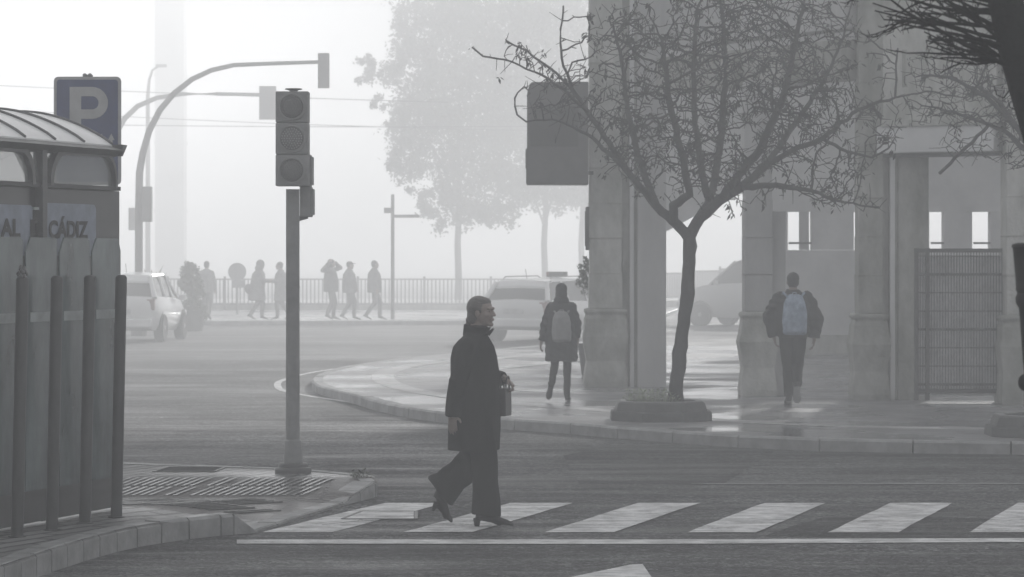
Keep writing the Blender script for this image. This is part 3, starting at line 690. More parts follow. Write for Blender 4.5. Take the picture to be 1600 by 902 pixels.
# letter P: outline as strips
b = MB(); yy = SGY-.009
px = lambda x: XX(x, SGY); pz = lambda y: ZZ(y, SGY)
b.slab([(px(109), yy, pz(206)), (px(109), yy, pz(136)), (px(127), yy, pz(136)), (px(127), yy, pz(206))], (0,1,0), .005)
for (x0, r0, r1) in ((0,0,0),):
    cx, cz = px(144), (pz(136)+pz(186))/2; ro = (pz(136)-pz(186))/2; ri = ro-(px(18)-px(2))*.92; k = 12
    out = [(px(127), pz(136)), (cx, pz(136))]+[(cx+ro*math.sin(math.pi*i/k), cz+ro*math.cos(math.pi*i/k)) for i in range(1, k)]+[(cx, pz(186)), (px(127), pz(186))]
    inn = [(px(127), cz+ri), (cx, cz+ri)]+[(cx+ri*math.sin(math.pi*i/k), cz+ri*math.cos(math.pi*i/k)) for i in range(1, k)]+[(cx, cz-ri), (px(127), cz-ri)]
    for i in range(len(out)-1): b.slab([(out[i][0], yy, out[i][1]), (out[i+1][0], yy, out[i+1][1]), (inn[i+1][0], yy, inn[i+1][1]), (inn[i][0], yy, inn[i][1])], (0,1,0), .005)
b.build('letter_p', M['white'], ps, True)
def arrow(xc, y0, y1, wpx):
    b = MB(); b.slab([(px(xc-wpx), yy, pz(y0+10)), (px(xc), yy, pz(y0)), (px(xc+wpx), yy, pz(y0+10))], (0,1,0), .005)
    b.slab([(px(xc-1.8), yy, pz(y0+10)), (px(xc+1.8), yy, pz(y0+10)), (px(xc+1.8), yy, pz(y1)), (px(xc-1.8), yy, pz(y1))], (0,1,0), .005); b.build('arrow', M['white'], ps, True)
arrow(174, 209, 244, 5); arrow(159, 209, 244, 4)
b = MB()
for x in (-.25, .25): b.box((px(137)+x*.55, SGY+.05, (sz0+sz1)/2), (.03, .03, .5))
b.box((px(137), SGY+.05, sz0+.2), (.45, .03, .03)); b.box((px(137), SGY+.05, sz1-.2), (.45, .03, .03)); b.build('bracket', M['galv'], ps, True)
b = MB(); b.path([(px(137), SGY+.1, ZI-.01), (px(137), SGY+.1, sz1+.02)], .032, 12); b.lathe([(.018,0),(.02,.02),(.008,.03)], (px(132), SGY+.02, sz1), 8); b.lathe([(.018,0),(.02,.02),(.008,.03)], (px(140), SGY+.02, sz1), 8); b.build('pole', M['galv'], ps, True, smooth=40)

# ================================================================== TRAFFIC SIGNALS
TY = 25.7; TX = XX(458, TY)
ts_ = thing('traffic_signal', 'grey signal post with three unlit lenses standing on the left island corner', 'traffic light', (TX, TY, ZI))
b = MB(); b.lathe([(.155, 0), (.158, .03), (.15, .045), (.125, .05), (.125, .075), (.116, .085)], (TX, TY, ZI-.003), 28); b.build('base', M['metal_g'], ts_, True, smooth=30)
b = MB(); b.lathe([(.084, .085), (.078, .17), (.071, .27), (.067, .275), (.064, .28)], (TX, TY, ZI), 24); b.build('base_cone', M['sig'], ts_, True, smooth=30)
b = MB(); zt_ = ZZ(296, TY); b.lathe([(.06, .27), (.058, 1.5), (.058, zt_-ZI)], (TX-.003, TY, ZI), 20); b.lathe([(.0605, 1.575), (.0605, 1.59)], (TX-.003, TY, ZI), 20); b.build('pole', M['sig'], ts_, True, smooth=30)
hx0, hx1 = XX(433, TY), XX(484, TY); hz0, hz1 = ZZ(292, TY), ZZ(144, TY); hcx = (hx0+hx1)/2; hy = TY-.08
hd = MB()
for i in range(3):
    z0 = hz0+(hz1-hz0)*i/3; hd.box((hcx, hy, z0+(hz1-hz0)/6), (hx1-hx0, .2, (hz1-hz0)/3-.006))
hd.box((hcx, hy+.01, (hz0+hz1)/2), (hx1-hx0-.01, .17, hz1-hz0-.01))
o = hd.build('head', M['sig'], ts_, True, bevel=.008)
for i in range(3):
    zc = hz0+(hz1-hz0)*(i+.5)/3
    b = MB(); b.lathe([(.118, .012), (.118, -.018), (.104, -.022), (.102, -.008)], (hcx, hy-.1, zc), 28, 'Y'); b.build('lens_ring', M['sig'], ts_, True, smooth=30)
    b = MB(); b.lathe([(.1, .0), (.095, -.012), (.06, -.02), (.01, -.024)], (hcx, hy-.1, zc), 24, 'Y')
    l = b.build('lens', M['lens'], ts_, True, smooth=60)
    d = MB(); 
    for a in range(5):
        for k in range(max(1, a*6)): ang = k*2*math.pi/max(1, a*6); d.ell((hcx+.021*a*math.cos(ang), hy-.123+.0015*a, zc+.021*a*math.sin(ang)), (.0055,.005,.0055), n=6, m=4)
    d.build('led_dots', M['white'] if i == 1 else M['lens'], ts_, True)
b = MB(); b.lathe([(.035, 0), (.035, .012), (.075, .022), (.07, .03), (.0, .032)][:4], (hcx+.005, TY-.05, hz1-.003), 18); b.build('cap', M['metal_g'], ts_, True, smooth=30)
# side-on pedestrian heads facing right
for z0, z1, x0, x1 in ((ZZ(292,TY), ZZ(241,TY), 466, 488), (ZZ(339,TY), ZZ(291.5,TY), 468, 489.5)):
    a, c = XX(x0, TY), XX(x1, TY); b = MB(); b.box(((a+c)/2-.01, TY+.14, (z0+z1)/2), (c-a-.02, .24, z1-z0)); b.box((c-.012, TY+.14, (z0+z1)/2), (.02, .22, z1-z0-.035)); b.build('side_head', M['sig'], ts_, True, bevel=.01)
b = MB(); b.bar((TX, TY+.06, ZZ(344,TY)), (XX(478,TY), TY+.12, ZZ(338,TY)), .04, .04); b.build('bracket', M['metal_g'], ts_, True)
def signal_arm(name, label, pxp, Y, pybase, arc_pts, pxh, pyh0, pyh1, whp, r0=.1, extra=None):
    base = (XX(pxp, Y), Y, 0); t = thing(name, label, 'traffic light', base, group='signals hung on curved arms over the far road')
    P = [(XX(x, Y), Y, ZZ(y, Y)) for x, y in arc_pts]; P = [(base[0], Y, 0)]+P
    b = MB(); n = len(P); b.path(P, [r0*(1-.55*i/(n-1)) for i in range(n)], 10); b.build('arm', M['metal_g'], t, True, smooth=60)
    b = MB(); x = XX(pxh, Y); z0, z1 = ZZ(pyh1, Y), ZZ(pyh0, Y); wd = whp/F*Y
    for i in range(3): b.box((x, Y-.1, z0+(z1-z0)*(i+.5)/3), (wd, .25, (z1-z0)/3-.01))
    b.box((x, Y-.1, (z0+z1)/2), (wd*.94, .22, z1-z0-.02)); b.box((x, Y-.23, (z0+z1)/2), (wd*1.05, .02, z1-z0+.03)); b.build('head', M['metal_g'], t, True, bevel=.01)
    if extra:
        b = MB(); x, y0, y1, wp = extra; b.box((XX(x, Y), Y-.1, (ZZ(y0,Y)+ZZ(y1,Y))/2), (wp/F*Y, .25, ZZ(y0,Y)-ZZ(y1,Y))); b.build('low_head', M['metal_g'], t, True, bevel=.02)
    b = MB(); b.lathe([(.2,0),(.2,.15),(.13,.3)], base, 12); b.build('base', M['metal_g'], t, True)
    return t
signal_arm('overhead_signal', 'signal head on a tall curved arm rising behind the left white car', 217, 75, 0, [(217,330),(218,270),(223,240),(233,205),(250,172),(272,146),(300,124),(330,110),(365,102),(410,100),(500,97)], 506.5, 85, 138, 17, .105, (231, 292, 347, 15))
signal_arm('overhead_signal', 'fainter signal head on a lower curved arm between the near post and the tall arm', 172, 95, 0, [(172,330),(173,250),(180,210),(195,185),(215,166),(245,153),(285,147),(340,147),(405,148)], 419, 136, 187, 25, .12, (208, 325, 360, 12))
# thin far lamp post
lp = thing('street_lamp', 'very thin far lamp post with a curved tip left of the tower', 'lamp', (XX(231,125),125,0))
b = MB(); b.path([(XX(x,125),125,ZZ(y,125)) for x,y in ((231,475),(231,300),(231,150),(233,125),(238,110),(247,104))], [.12,.1,.08,.06,.05,.05], 8); b.build('pole', M['metal_g'], lp, True, smooth=60)
b = MB(); b.box((XX(252,125),125,ZZ(103,125)), (.45,.25,.12)); b.build('lamp_head', M['metal_g'], lp, True, bevel=.02)
# overhead wires
for i, (a, c, sag, lab) in enumerate((((-300,118),(700,160),4,'upper thin cable crossing the fog behind the signals'),((-300,185),(900,197),6,'lower thin cable crossing the fog behind the signals'),((-300,150),(900,205),10,'faint cable between the upper and lower ones in the fog'))):
    Yw = 110+i*5; b = MB(); n = 20; P = []
    for k in range(n+1): t = k/n; P.append((XX(a[0]+(c[0]-a[0])*t, Yw), Yw, ZZ(a[1]+(c[1]-a[1])*t+sag*4*t*(1-t), Yw)))
    b.path(P, .016, 5); o = b.build('overhead_cable', M['metal_d']); tag(o, lab, 'cable', 'cables over the far road')
# tower
tw = thing('far_tower', 'pale tower block fading in the fog at upper left', 'building', (XX(267,200),200,0))
b = MB(); b.box((XX(267,200),200,9.65), (1.9,1.9,19.3)); b.build('shaft', M['tower'], tw, True)
for z in (5, 9.5, 14): b = MB(); b.box((XX(267,200),200,z), (2.0,2.0,.25)); b.build('ring_course', M['tower'], tw, True)

# street name / direction post
dp = thing('direction_post', 'slim post with a short crossarm standing by the far walkers', 'sign post', (XX(613.5, 89), 89, KZ))
b = MB(); b.path([(XX(613.5,89),89,KZ),(XX(613.5,89),89,ZZ(304,89))], [.06,.05], 8); b.build('pole', M['metal_g'], dp, True, smooth=60)
b = MB(); b.box((XX(606,89),89,ZZ(329,89)), (.22,.12,.16)); b.bar((XX(613,89),89,ZZ(338,89)),(XX(655,89),89,ZZ(338,89)),.05,.09); b.build('crossarm', M['metal_g'], dp, True)
rs = thing('round_sign', 'round traffic sign seen from behind with a small plate below among the walkers', 'sign', (XX(370, 96), 96, KZ))
b = MB(); b.lathe([(.29,0),(.29,.03)], (XX(370.5,96),96,ZZ(425,96)), 28, 'Y'); b.build('disc', M['galv'], rs, True)
b = MB(); b.box((XX(373,96),96,ZZ(444,96)), (.42,.03,.24)); b.build('plate', M['galv'], rs, True)
b = MB(); b.path([(XX(370.5,96),96.06,KZ),(XX(370.5,96),96.06,ZZ(412,96))], .03, 8); b.build('pole', M['galv'], rs, True)

# railing: panels between posts along the far pavement
rl = thing('pavement_railing', 'long white barred railing along the far pavement behind the walkers', 'railing', (-6, 104, KZ))
RP = [Vector((-14,106)), Vector((-10.5,104)), Vector((2.6,104)), Vector((9.5,116)), Vector((20, 128))]
RS = resample([tuple(p) for p in RP], 2.3)
for a, c in zip(RS[:-1], RS[1:]):
    d = (c-a); L_ = d.length; d.normalize(); b = MB(); lift = max(0, (a.x-2.6))*.06
    for z in (.2, 1.06): b.bar((a.x, a.y, KZ+z+lift), (c.x, c.y, KZ+z+lift), .04, .05)
    k = .12
    while k < L_: p = a+d*k; b.box((p.x, p.y, KZ+.63+lift), (.045, .03, .86)); k += .138
    b.build('panel', M['rail'], rl, True)
    b = MB(); b.box((a.x, a.y, KZ+.58+lift/2), (.08, .08, 1.16+lift)); b.build('post', M['rail'], rl, True)
lw = MB(); b = lw
for a, c in zip(RS[:-1], RS[1:]): b.bar((a.x, a.y+.3, KZ+.08), (c.x, c.y+.3, KZ+.08), .25, .32)
b.build('plinth', M['stone_d'], rl, True)

# black cast post close at the right edge
bp_ = thing('cast_iron_post', 'black tapering cast iron post cut by the right edge of the photo', 'post', (XX(1642, 10), 10, .13))
cx = XX(1642, 10); b = MB(); r_ = lambda x: (1642-x)/F*10
prof = [(.11, .12-.13+.13), (.11, .3), (.06, .34), (.06, 1.2)]
prof += [(r_(1601), ZZ(640,10)), (r_(1600), ZZ(580,10)), (r_(1596), ZZ(530,10)), (r_(1594), ZZ(500,10)), (r_(1592.5), ZZ(482,10)), (r_(1588), ZZ(474,10)), (r_(1587), ZZ(466,10)), (r_(1590), ZZ(458,10)), (r_(1587.5), ZZ(452,10)), (r_(1588), ZZ(449,10)), (r_(1585), ZZ(410,10)), (r_(1583), ZZ(388,10)), (r_(1581), ZZ(386,10)), (r_(1582), ZZ(382,10)), (r_(1590), ZZ(379.5,10))]
b.lathe(prof, (cx, 10, 0), 28); b.build('shaft', M['black'], bp_, True, smooth=40)
b = MB(); b.cap((XX(1600,10), 9.96, ZZ(595,10)), (XX(1600,10), 9.96, ZZ(599,10)), .026, .026, 14); b.build('boss', M['black'], bp_, True, smooth=60)

# ================================================================== PLANTERS
def octa(cx, cy, r, ry=None, rot=R(22.5)): return [(cx+r*math.cos(rot+i*R(45)), cy+(ry or r)*math.sin(rot+i*R(45))) for i in range(8)]
def planter(cx, cy, lab, r=.62, rnd=False):
    t = thing('tree_planter', lab, 'planter', (cx, cy, KZ-.005), group='concrete tree surrounds on the far pavement')
    n = 8
    b = MB(); rings = []
    for z, e in ((0, 0), (.10, -.005), (.11, -.02)): rings.append([(x, y, KZ-.005+z) for x, y in octa(cx, cy, r+e)])
    b.loft(rings); b.build('lower_tier', M['planter'], t, True, bevel=.008)
    b = MB(); rings = []
    for z, e in ((.112, -.06), (.2, -.09), (.215, -.11), (.215, -.2), (.19, -.2)): rings.append([(x, y, KZ-.005+z) for x, y in octa(cx, cy, r+e)])
    b.loft(rings, cap=False); b.build('upper_tier', M['planter'], t, True)
    b = MB(); b.loft([[(x, y, KZ+z) for x, y in octa(cx, cy, r+e)] for z, e in ((.212, -.115), (.219, -.125), (.219, -.185), (.212, -.19))], cap=False); b.build('rim', M['rimc'], t, True)
    b = MB(); b.prism(octa(cx, cy, r-.19), KZ+.1, KZ+.195); b.build('soil', M['soil'], t, True)
    return t
def leafy_tuft(name, lab, cat, cx, cy, z, n, rx, h, m, seed, group=None):
    rr = random.Random(seed); b = MB()
    for i in range(n):
        a = rr.random()*6.28; r = rx*math.sqrt(rr.random()); x, y = cx+r*math.cos(a), cy+r*math.sin(a)*.7; hh = h*rr.uniform(.3, 1)
        tip = Vector((x+rr.uniform(-.05,.05), y+rr.uniform(-.05,.05), z+hh)); s_ = rr.uniform(.012, .026)
        b.path([(x, y, z), tip], .002, 3, False)
        for k in range(3):
            d = Vector((rr.uniform(-1,1), rr.uniform(-1,1), rr.uniform(-.3,.8))).normalized(); u = d.cross(Vector((0,0,1))).normalized()*s_*.5
            b._add([tip, tip+d*s_+u, tip+d*s_*2.2, tip+d*s_-u], [(0,1,2,3)])
    o = b.build(name, m); o.location = (0,0,0); tag(o, lab, cat, group); return o
PLX, PLY = XX(1036, 33.9), 34.4
planter(PLX, PLY, 'low octagonal two-tier concrete surround at the foot of the leaning bare tree')
planter(XX(1640, 31.2), 31.4, 'low concrete tree surround cut by the right edge of the photo', .66)
leafy_tuft('planter_plant', 'small pale leafy plants growing left of the trunk in the planter', 'plant', PLX-.1, PLY-.1, KZ+.18, 150, .34, .16, M['pleaf'], 3)
leafy_tuft('kerb_weed', 'small weed sprouting at the island kerb corner', 'weed', XX(562,25.2), 25.2, .12, 30, .07, .08, M['leaf'], 5)

# ================================================================== BARE TREES
def grow(roots, inside, natt, step=.07, infl=.55, kill=.10, seed=1, iters=90, jit=.35, lift=.0, center=None):
    rng = np.random.RandomState(seed); nodes = []; par = []
    for chain in roots:                                   # chain: list of points; index -1 parent joins by position
        prev = None
        for p in chain:
            p = Vector(p)
            if prev is None:
                best = None
                for i, q in enumerate(nodes):
                    if (q-p).length < .05: best = i
                if best is not None: prev = best; continue
                nodes.append(p); par.append(-1); prev = len(nodes)-1; continue
            q = nodes[prev]; L_ = (p-q).length; n = max(1, int(L_/step))
            for k in range(1, n+1):
                pt = q.lerp(p, k/n)+Vector(rng.uniform(-1,1,3))*.012*(1 if k < n else .3); nodes.append(pt); par.append(prev); prev = len(nodes)-1
    nroot = len(nodes); att = [Vector(a) for a in inside(rng, natt)]; alive = att
    for it in range(iters):
        kd = kdtree.KDTree(len(nodes)); [kd.insert(p, i) for i, p in enumerate(nodes)]; kd.balance()
        acc = {}; nxt = []
        for a in alive:
            co, i, d = kd.find(a)
            if d < kill: continue
            nxt.append(a)
            if d < infl: acc.setdefault(i, []).append((a-nodes[i]).normalized())
        alive = nxt
        if not acc: break
        for i, L_ in acc.items():
            d = sum(L_, Vector())/len(L_)+Vector(rng.uniform(-1,1,3))*jit+Vector((0,0,lift))
            if center is not None: d += (nodes[i]-Vector(center)).normalized()*.25
            d.normalize(); nodes.append(nodes[i]+d*step); par.append(i)
    return nodes, par, nroot
def tree_mesh(nodes, par, rtip, expo, rmax, thin, n_big=8, spur=0, seed=2, rootr=None):
    ch = [[] for _ in nodes]
    for i, p in enumerate(par):
        if p >= 0: ch[p].append(i)
    rad = [0.0]*len(nodes)
    for i in range(len(nodes)-1, -1, -1):
        rad[i] = rtip if not ch[i] else sum(rad[c]**expo for c in ch[i])**(1/expo)
    rad = [min(r, rmax) for r in rad]
    if rootr: 
        for i in range(len(rad)): rad[i] = max(rad[i], rootr(i, nodes[i]) or 0)
    trunk, crown = MB(), MB()
    starts = [(i, None) for i, p in enumerate(par) if p < 0]
    for i, cs in enumerate(ch):
        if len(cs) > 1:
            main = max(cs, key=lambda c: rad[c])
            for c in cs:
                if c != main: starts.append((c, i))
    for s_, pr in starts:
        pts_, rr_ = ([nodes[pr]], [min(rad[pr], rad[s_]*1.15)]) if pr is not None else ([], [])
        i = s_
        while True:
            pts_.append(nodes[i]); rr_.append(rad[i])
            if not ch[i]: break
            i = max(ch[i], key=lambda c: rad[c])
        if len(pts_) < 2: continue
        big = max(rr_) > thin; n = 10 if big else (5 if max(rr_) > .008 else 3)
        (trunk if big else crown).path(pts_, rr_, n)
    rng = random.Random(seed); ends = []
    for i in range(len(nodes)):
        if par[i] >= 0 and rad[i] < .02:
            if rng.random() < spur:
                d = (nodes[i]-nodes[par[i]]).normalized(); v = Vector((rng.uniform(-1,1), rng.uniform(-1,1), rng.uniform(-.6,1))); v = (v-d*v.dot(d)*.6).normalized(); L_ = rng.uniform(.05, .26)
                m = nodes[i]+v*L_*.5+Vector((rng.uniform(-1,1), rng.uniform(-1,1), rng.uniform(-1,1)))*.008; e = nodes[i]+v*L_
                crown.path([nodes[i], m, e], [rtip*.9, rtip*.75, rtip*.45], 3)
                if rng.random() < .5: ends.append(e)
            if not ch[i]: ends.append(nodes[i])
    return trunk, crown, ends, rad
def pods(ends, frac, seed, size=.055, droop=.7):
    rng = random.Random(seed); b = MB()
    for e in ends:
        if rng.random() > frac: continue
        for k in range(rng.randint(1, 6)):
            o = e+Vector((rng.uniform(-1,1), rng.uniform(-1,1), rng.uniform(-1,1)))*.035
            d = Vector((rng.uniform(-.6,.6), rng.uniform(-.6,.6), -droop+rng.uniform(-.4,.5))).normalized(); L_ = size*rng.uniform(.5, 1.4)
            u = d.cross(Vector((rng.uniform(-1,1), rng.uniform(-1,1), 0)).normalized()+Vector((.01,0,0))).normalized()*L_*.17; nn = d.cross(u).normalized()*L_*.06
            b._add([o, o+d*L_*.5+u+nn, o+d*L_, o+d*L_*.5-u+nn, o+d*L_*.5-nn], [(0,1,4),(1,2,4),(2,3,4),(3,0,4)])
    return b
TYY = 34.3
def tp(x, y, dy=0): return Vector((XX(x, TYY), TYY+dy, ZZ(y, TYY)))
fork = tp(1077, 372)
rootsA = [
 [tp(1053, 640), tp(1056, 600), tp(1064, 540), tp(1073, 470), tp(1077, 410), fork],
 [fork, tp(1052, 345, .0), tp(1025, 322, -.1), tp(998, 292, -.15), tp(975, 262, -.1), tp(950, 240, -.2), tp(925, 217, -.2), tp(895, 200, -.25), tp(862, 188, -.3), tp(822, 192, -.3), tp(808, 182, -.3), tp(804, 156, -.3)],
 [tp(975, 262, -.1), tp(945, 215, 0), tp(920, 175, .1), tp(893, 138, .1), tp(878, 90, .1), tp(876, 45, .1), tp(880, 8, .1)],
 [tp(920, 175, .1), tp(880, 140, -.1), tp(845, 118, -.2), tp(800, 98, -.2), tp(755, 90, -.2), tp(738, 76, -.2)],
 [tp(893, 138, .1), tp(860, 105, .2), tp(825, 78, .3), tp(790, 60, .3)],
 [tp(1025, 322, -.1), tp(1000, 250, .2), tp(985, 180, .4), tp(975, 100, .5), tp(960, 30, .5)],
 [tp(1052, 345, .0), tp(1050, 322, -.2), tp(1075, 305, -.4), tp(1060, 240, -.6), tp(1040, 160, -.7), tp(1030, 70, -.7)],
 [fork, tp(1095, 340, .1), tp(1125, 312, .1), tp(1160, 292, .2), tp(1195, 262, .2), tp(1240, 235, .3), tp(1290, 215, .3), tp(1345, 170, .2), tp(1400, 152, .1), tp(1450, 142, .1), tp(1490, 150, .0)],
 [fork, tp(1110, 318, .3), tp(1122, 280, .5), tp(1135, 200, .6), tp(1140, 110, .6), tp(1135, 20, .6), tp(1130, -40, .6)],
 [tp(1110, 318, .3), tp(1095, 250, .2), tp(1085, 170, .1), tp(1085, 90, 0), tp(1090, 10, 0)],
 [tp(1125, 312, .1), tp(1180, 240, -.4), tp(1215, 160, -.6), tp(1235, 80, -.6), tp(1250, 0, -.5)],
 [tp(1160, 292, .2), tp(1210, 290, -.2), tp(1260, 300, -.5), tp(1310, 318, -.6), tp(1360, 325, -.6)],
 [tp(1195, 262, .2), tp(1250, 190, .6), tp(1300, 120, .8), tp(1330, 50, .8), tp(1345, -10, .8)],
 [tp(1290, 215, .3), tp(1330, 235, .4), tp(1370, 245, .4), tp(1395, 230, .4)],
 [tp(1400, 152, .1), tp(1402, 110, .1), tp(1405, 75, .1)],
]
def insideA(rng, n):
    out = []; 
    while len(out) < n:
        x = rng.uniform(-1, 1); y = rng.uniform(-1, 1); z = rng.uniform(-1, 1)
        if x*x+y*y+z*z < 1:
            px_ = 1135+x*255; py_ = 150-z*190; dy_ = y*1.75
            if py_ > 225+110*(1-abs(x))**.6+20 : continue
            # denser middle, gaps outward
            if rng.rand() < .35 and (x*x+z*z) > .55: continue
            out.append((XX(px_, TYY), TYY+dy_, ZZ(py_, TYY)))
    for c, r, k in (((880,150),60,50),((820,95),35,18),((960,60),60,60),((1310,300),50,60),((1010,240),60,90),((1380,200),50,30),((1200,20),120,160)):
        for _ in range(k):
            v = rng.normal(0, 1, 3)*.45; out.append((XX(c[0]+v[0]*r, TYY), TYY+v[1]*.8, ZZ(c[1]+v[2]*r*.8, TYY)))
    return out
nodes, par, nr = grow(rootsA, insideA, 1500, step=.08, infl=.5, kill=.09, seed=4, jit=.3, lift=.12, center=tuple(tp(1100, 330)))
def rootr(i, p):
    if i < nr:
        h = p.z
        if h < 2.2 and abs(p.x-XX(1070,TYY)) < .4: return .075+.045*math.exp(-max(0, h-.2)*3.5)+.012*max(0, (h-1.9)/.3)+.008*math.sin(h*9)
        d = (p-fork).length; return max(.011, .062-.026*d)
    return 0
tr, cr, ends, rad = tree_mesh(nodes, par, .0062, 2.5, .075, .016, spur=.5, rootr=rootr)
tA = thing('bare_tree', 'leaning forked bare tree full of fine twigs and dry pods in the octagonal planter', 'tree', (PLX, TYY, KZ+.1), group='bare street trees')
tr.build('trunk', M['bark'], tA, True, smooth=60); cr.build('twigs', M['twig'], tA, True)
pods(ends, .4, 5, .07).build('seed_pods', M['pod'], tA, True)
print('treeA nodes', len(nodes), 'faces', len(cr.f))
# second bare tree, its crown reaching in from the right
TB = 32.0
def tb(x, y, dy=0): return Vector((XX(x, TB), TB+dy, ZZ(y, TB)))
fB = tb(1690, 400)
rootsB = [[tb(1668, 655), tb(1675, 560), fB], [fB, tb(1660, 330), tb(1620, 250), tb(1590, 200), tb(1560, 160), tb(1520, 130)], [tb(1620, 250), tb(1570, 205), tb(1545, 195), tb(1500, 240), tb(1468, 272)], [fB, tb(1720, 300), tb(1740, 200), tb(1740, 80)],
          [tb(1590, 200), tb(1540, 150), tb(1480, 120), tb(1440, 118)], [tb(1545,195), tb(1490, 175), tb(1440, 165)], [tb(1660,330), tb(1640,200), tb(1620,120), tb(1600,40)]]
def insideB(rng, n):
    out = []
    while len(out) < n:
        v = rng.uniform(-1, 1, 3)
        if (v**2).sum() < 1: out.append((XX(1640+v[0]*225, TB), TB+v[1]*1.4, ZZ(140-v[2]*130, TB)))
    return out
nodes, par, nr = grow(rootsB, insideB, 1500, step=.075, infl=.5, kill=.1, seed=9, jit=.42, lift=-.05, center=tuple(tb(1700, 250)))
fBn = fB
def rootrB(i, p):
    if i < nr: return max(.009, .07-.03*max(0, (p-fBn).length)) if p.z > 2.0 else .085
    return 0
tr, cr, ends, rad = tree_mesh(nodes, par, .0052, 2.45, .07, .016, spur=.4, rootr=rootrB)
tB = thing('bare_tree', 'second bare tree whose drooping twigs reach in from the right edge over the gate', 'tree', (XX(1668,TB), TB, KZ), group='bare street trees')
tr.build('trunk', M['bark'], tB, True, smooth=60); cr.build('twigs', M['twig'], tB, True); pods(ends, .12, 6).build('seed_pods', M['pod'], tB, True)
# near black tree in the upper right corner
TN = 11.0
def tn(x, y, dy=0): return Vector((XX(x, TN), TN+dy, ZZ(y, TN)))
nt_ = thing('near_tree', 'black silhouetted tree trunk with layered twigs in the upper right corner', 'tree', (XX(1760, TN), TN, .12), group=None)
b = MB(); P = [Vector((XX(1800,TN), TN, .12)), Vector((XX(1790,TN), TN, .5)), tn(1750, 700), tn(1700, 420), tn(1660, 290), tn(1632, 200), tn(1608, 130), tn(1588, 70), tn(1573, 10), tn(1560, -60), tn(1550, -160)]
P2 = smooth_poly([(p.x, p.z) for p in P], 5); b.path([(x, TN, z) for x, z in P2], [.13-.065*min(1, i/(len(P2)*.75)) for i in range(len(P2))], 16)
rr = random.Random(4)
b.build('trunk', M['bark_n'], nt_, True, smooth=60)
crn = MB()
def limb(p, d, L_, r, depth, seed):
    rg = random.Random(seed); pts_ = [p]; rs_ = [r]; n = max(3, int(L_/.06)); d = d.normalized(); subs = []
    for k in range(n):
        d = (d+Vector((rg.uniform(-1,1), rg.uniform(-1,1), rg.uniform(-1,1)))*.16+Vector((-.02, 0, .025 if depth else .0))).normalized()
        p = p+d*(L_/n); pts_.append(p); rs_.append(r*(1-.75*(k+1)/n)+.0012)
        if depth < 3 and rg.random() < (.45 if depth == 0 else .32):
            v = (d+Vector((rg.uniform(-.4,.4), rg.uniform(-.8,.8), rg.uniform(-.8,.8)))*.75).normalized(); subs.append((p, v, L_*rg.uniform(.25,.5)*(1-.4*k/n), rs_[-1]*.7, depth+1, rg.random()))
        elif rg.random() < .3:
            v = Vector((rg.uniform(-.6,.3), rg.uniform(-1,1), rg.uniform(-1,1))).normalized(); crn.path([p, p+v*rg.uniform(.02,.06)], [.0022, .0012], 3)
    crn.path(pts_, rs_, 6 if r > .004 else 4)
    for s_ in subs: limb(*s_)
for i, (x, y, ex, ey, r) in enumerate(((1570,103,1365,20,.0085),(1565,96,1440,88,.006),(1570,75,1395,40,.008),(1560,60,1375,2,.008),(1555,40,1390,-10,.008),(1568,88,1420,60,.006),(1560,50,1430,25,.006),(1562,20,1380,-25,.009),(1560,5,1420,-30,.008),(1600,60,1690,20,.008),(1590,20,1660,-30,.008),(1570,80,1460,30,.006),(1568,92,1412,48,.006),(1575,30,1400,-5,.006),(1565,66,1480,-5,.006),(1572,100,1500,94,.005),(1560,12,1440,5,.006),(1568,90,1450,75,.005),(1572,100,1440,60,.006),(1560,40,1380,14,.007),(1570,96,1470,104,.005),(1580,20,1500,-20,.006),(1620,80,1720,60,.006))):
    a = tn(x, y, rr.uniform(-.03,.03)); c = tn(ex, ey, rr.uniform(-.35,.35)); limb(a, c-a, (c-a).length, r, 0, i+50)
for (x, y, ex, ey) in ((1585,130,1557,148),(1601,178,1578,168)):
    a, c = tn(x, y), tn(ex, ey); m_ = a.lerp(c, .6)+Vector((0,0,-.03 if x < 1590 else .0)); crn.path([a, m_, c, c+Vector((-.008,0,.03))], [.0035,.003,.0025,.0015], 5)
crn.build('twigs', M['bark_n'], nt_, True)

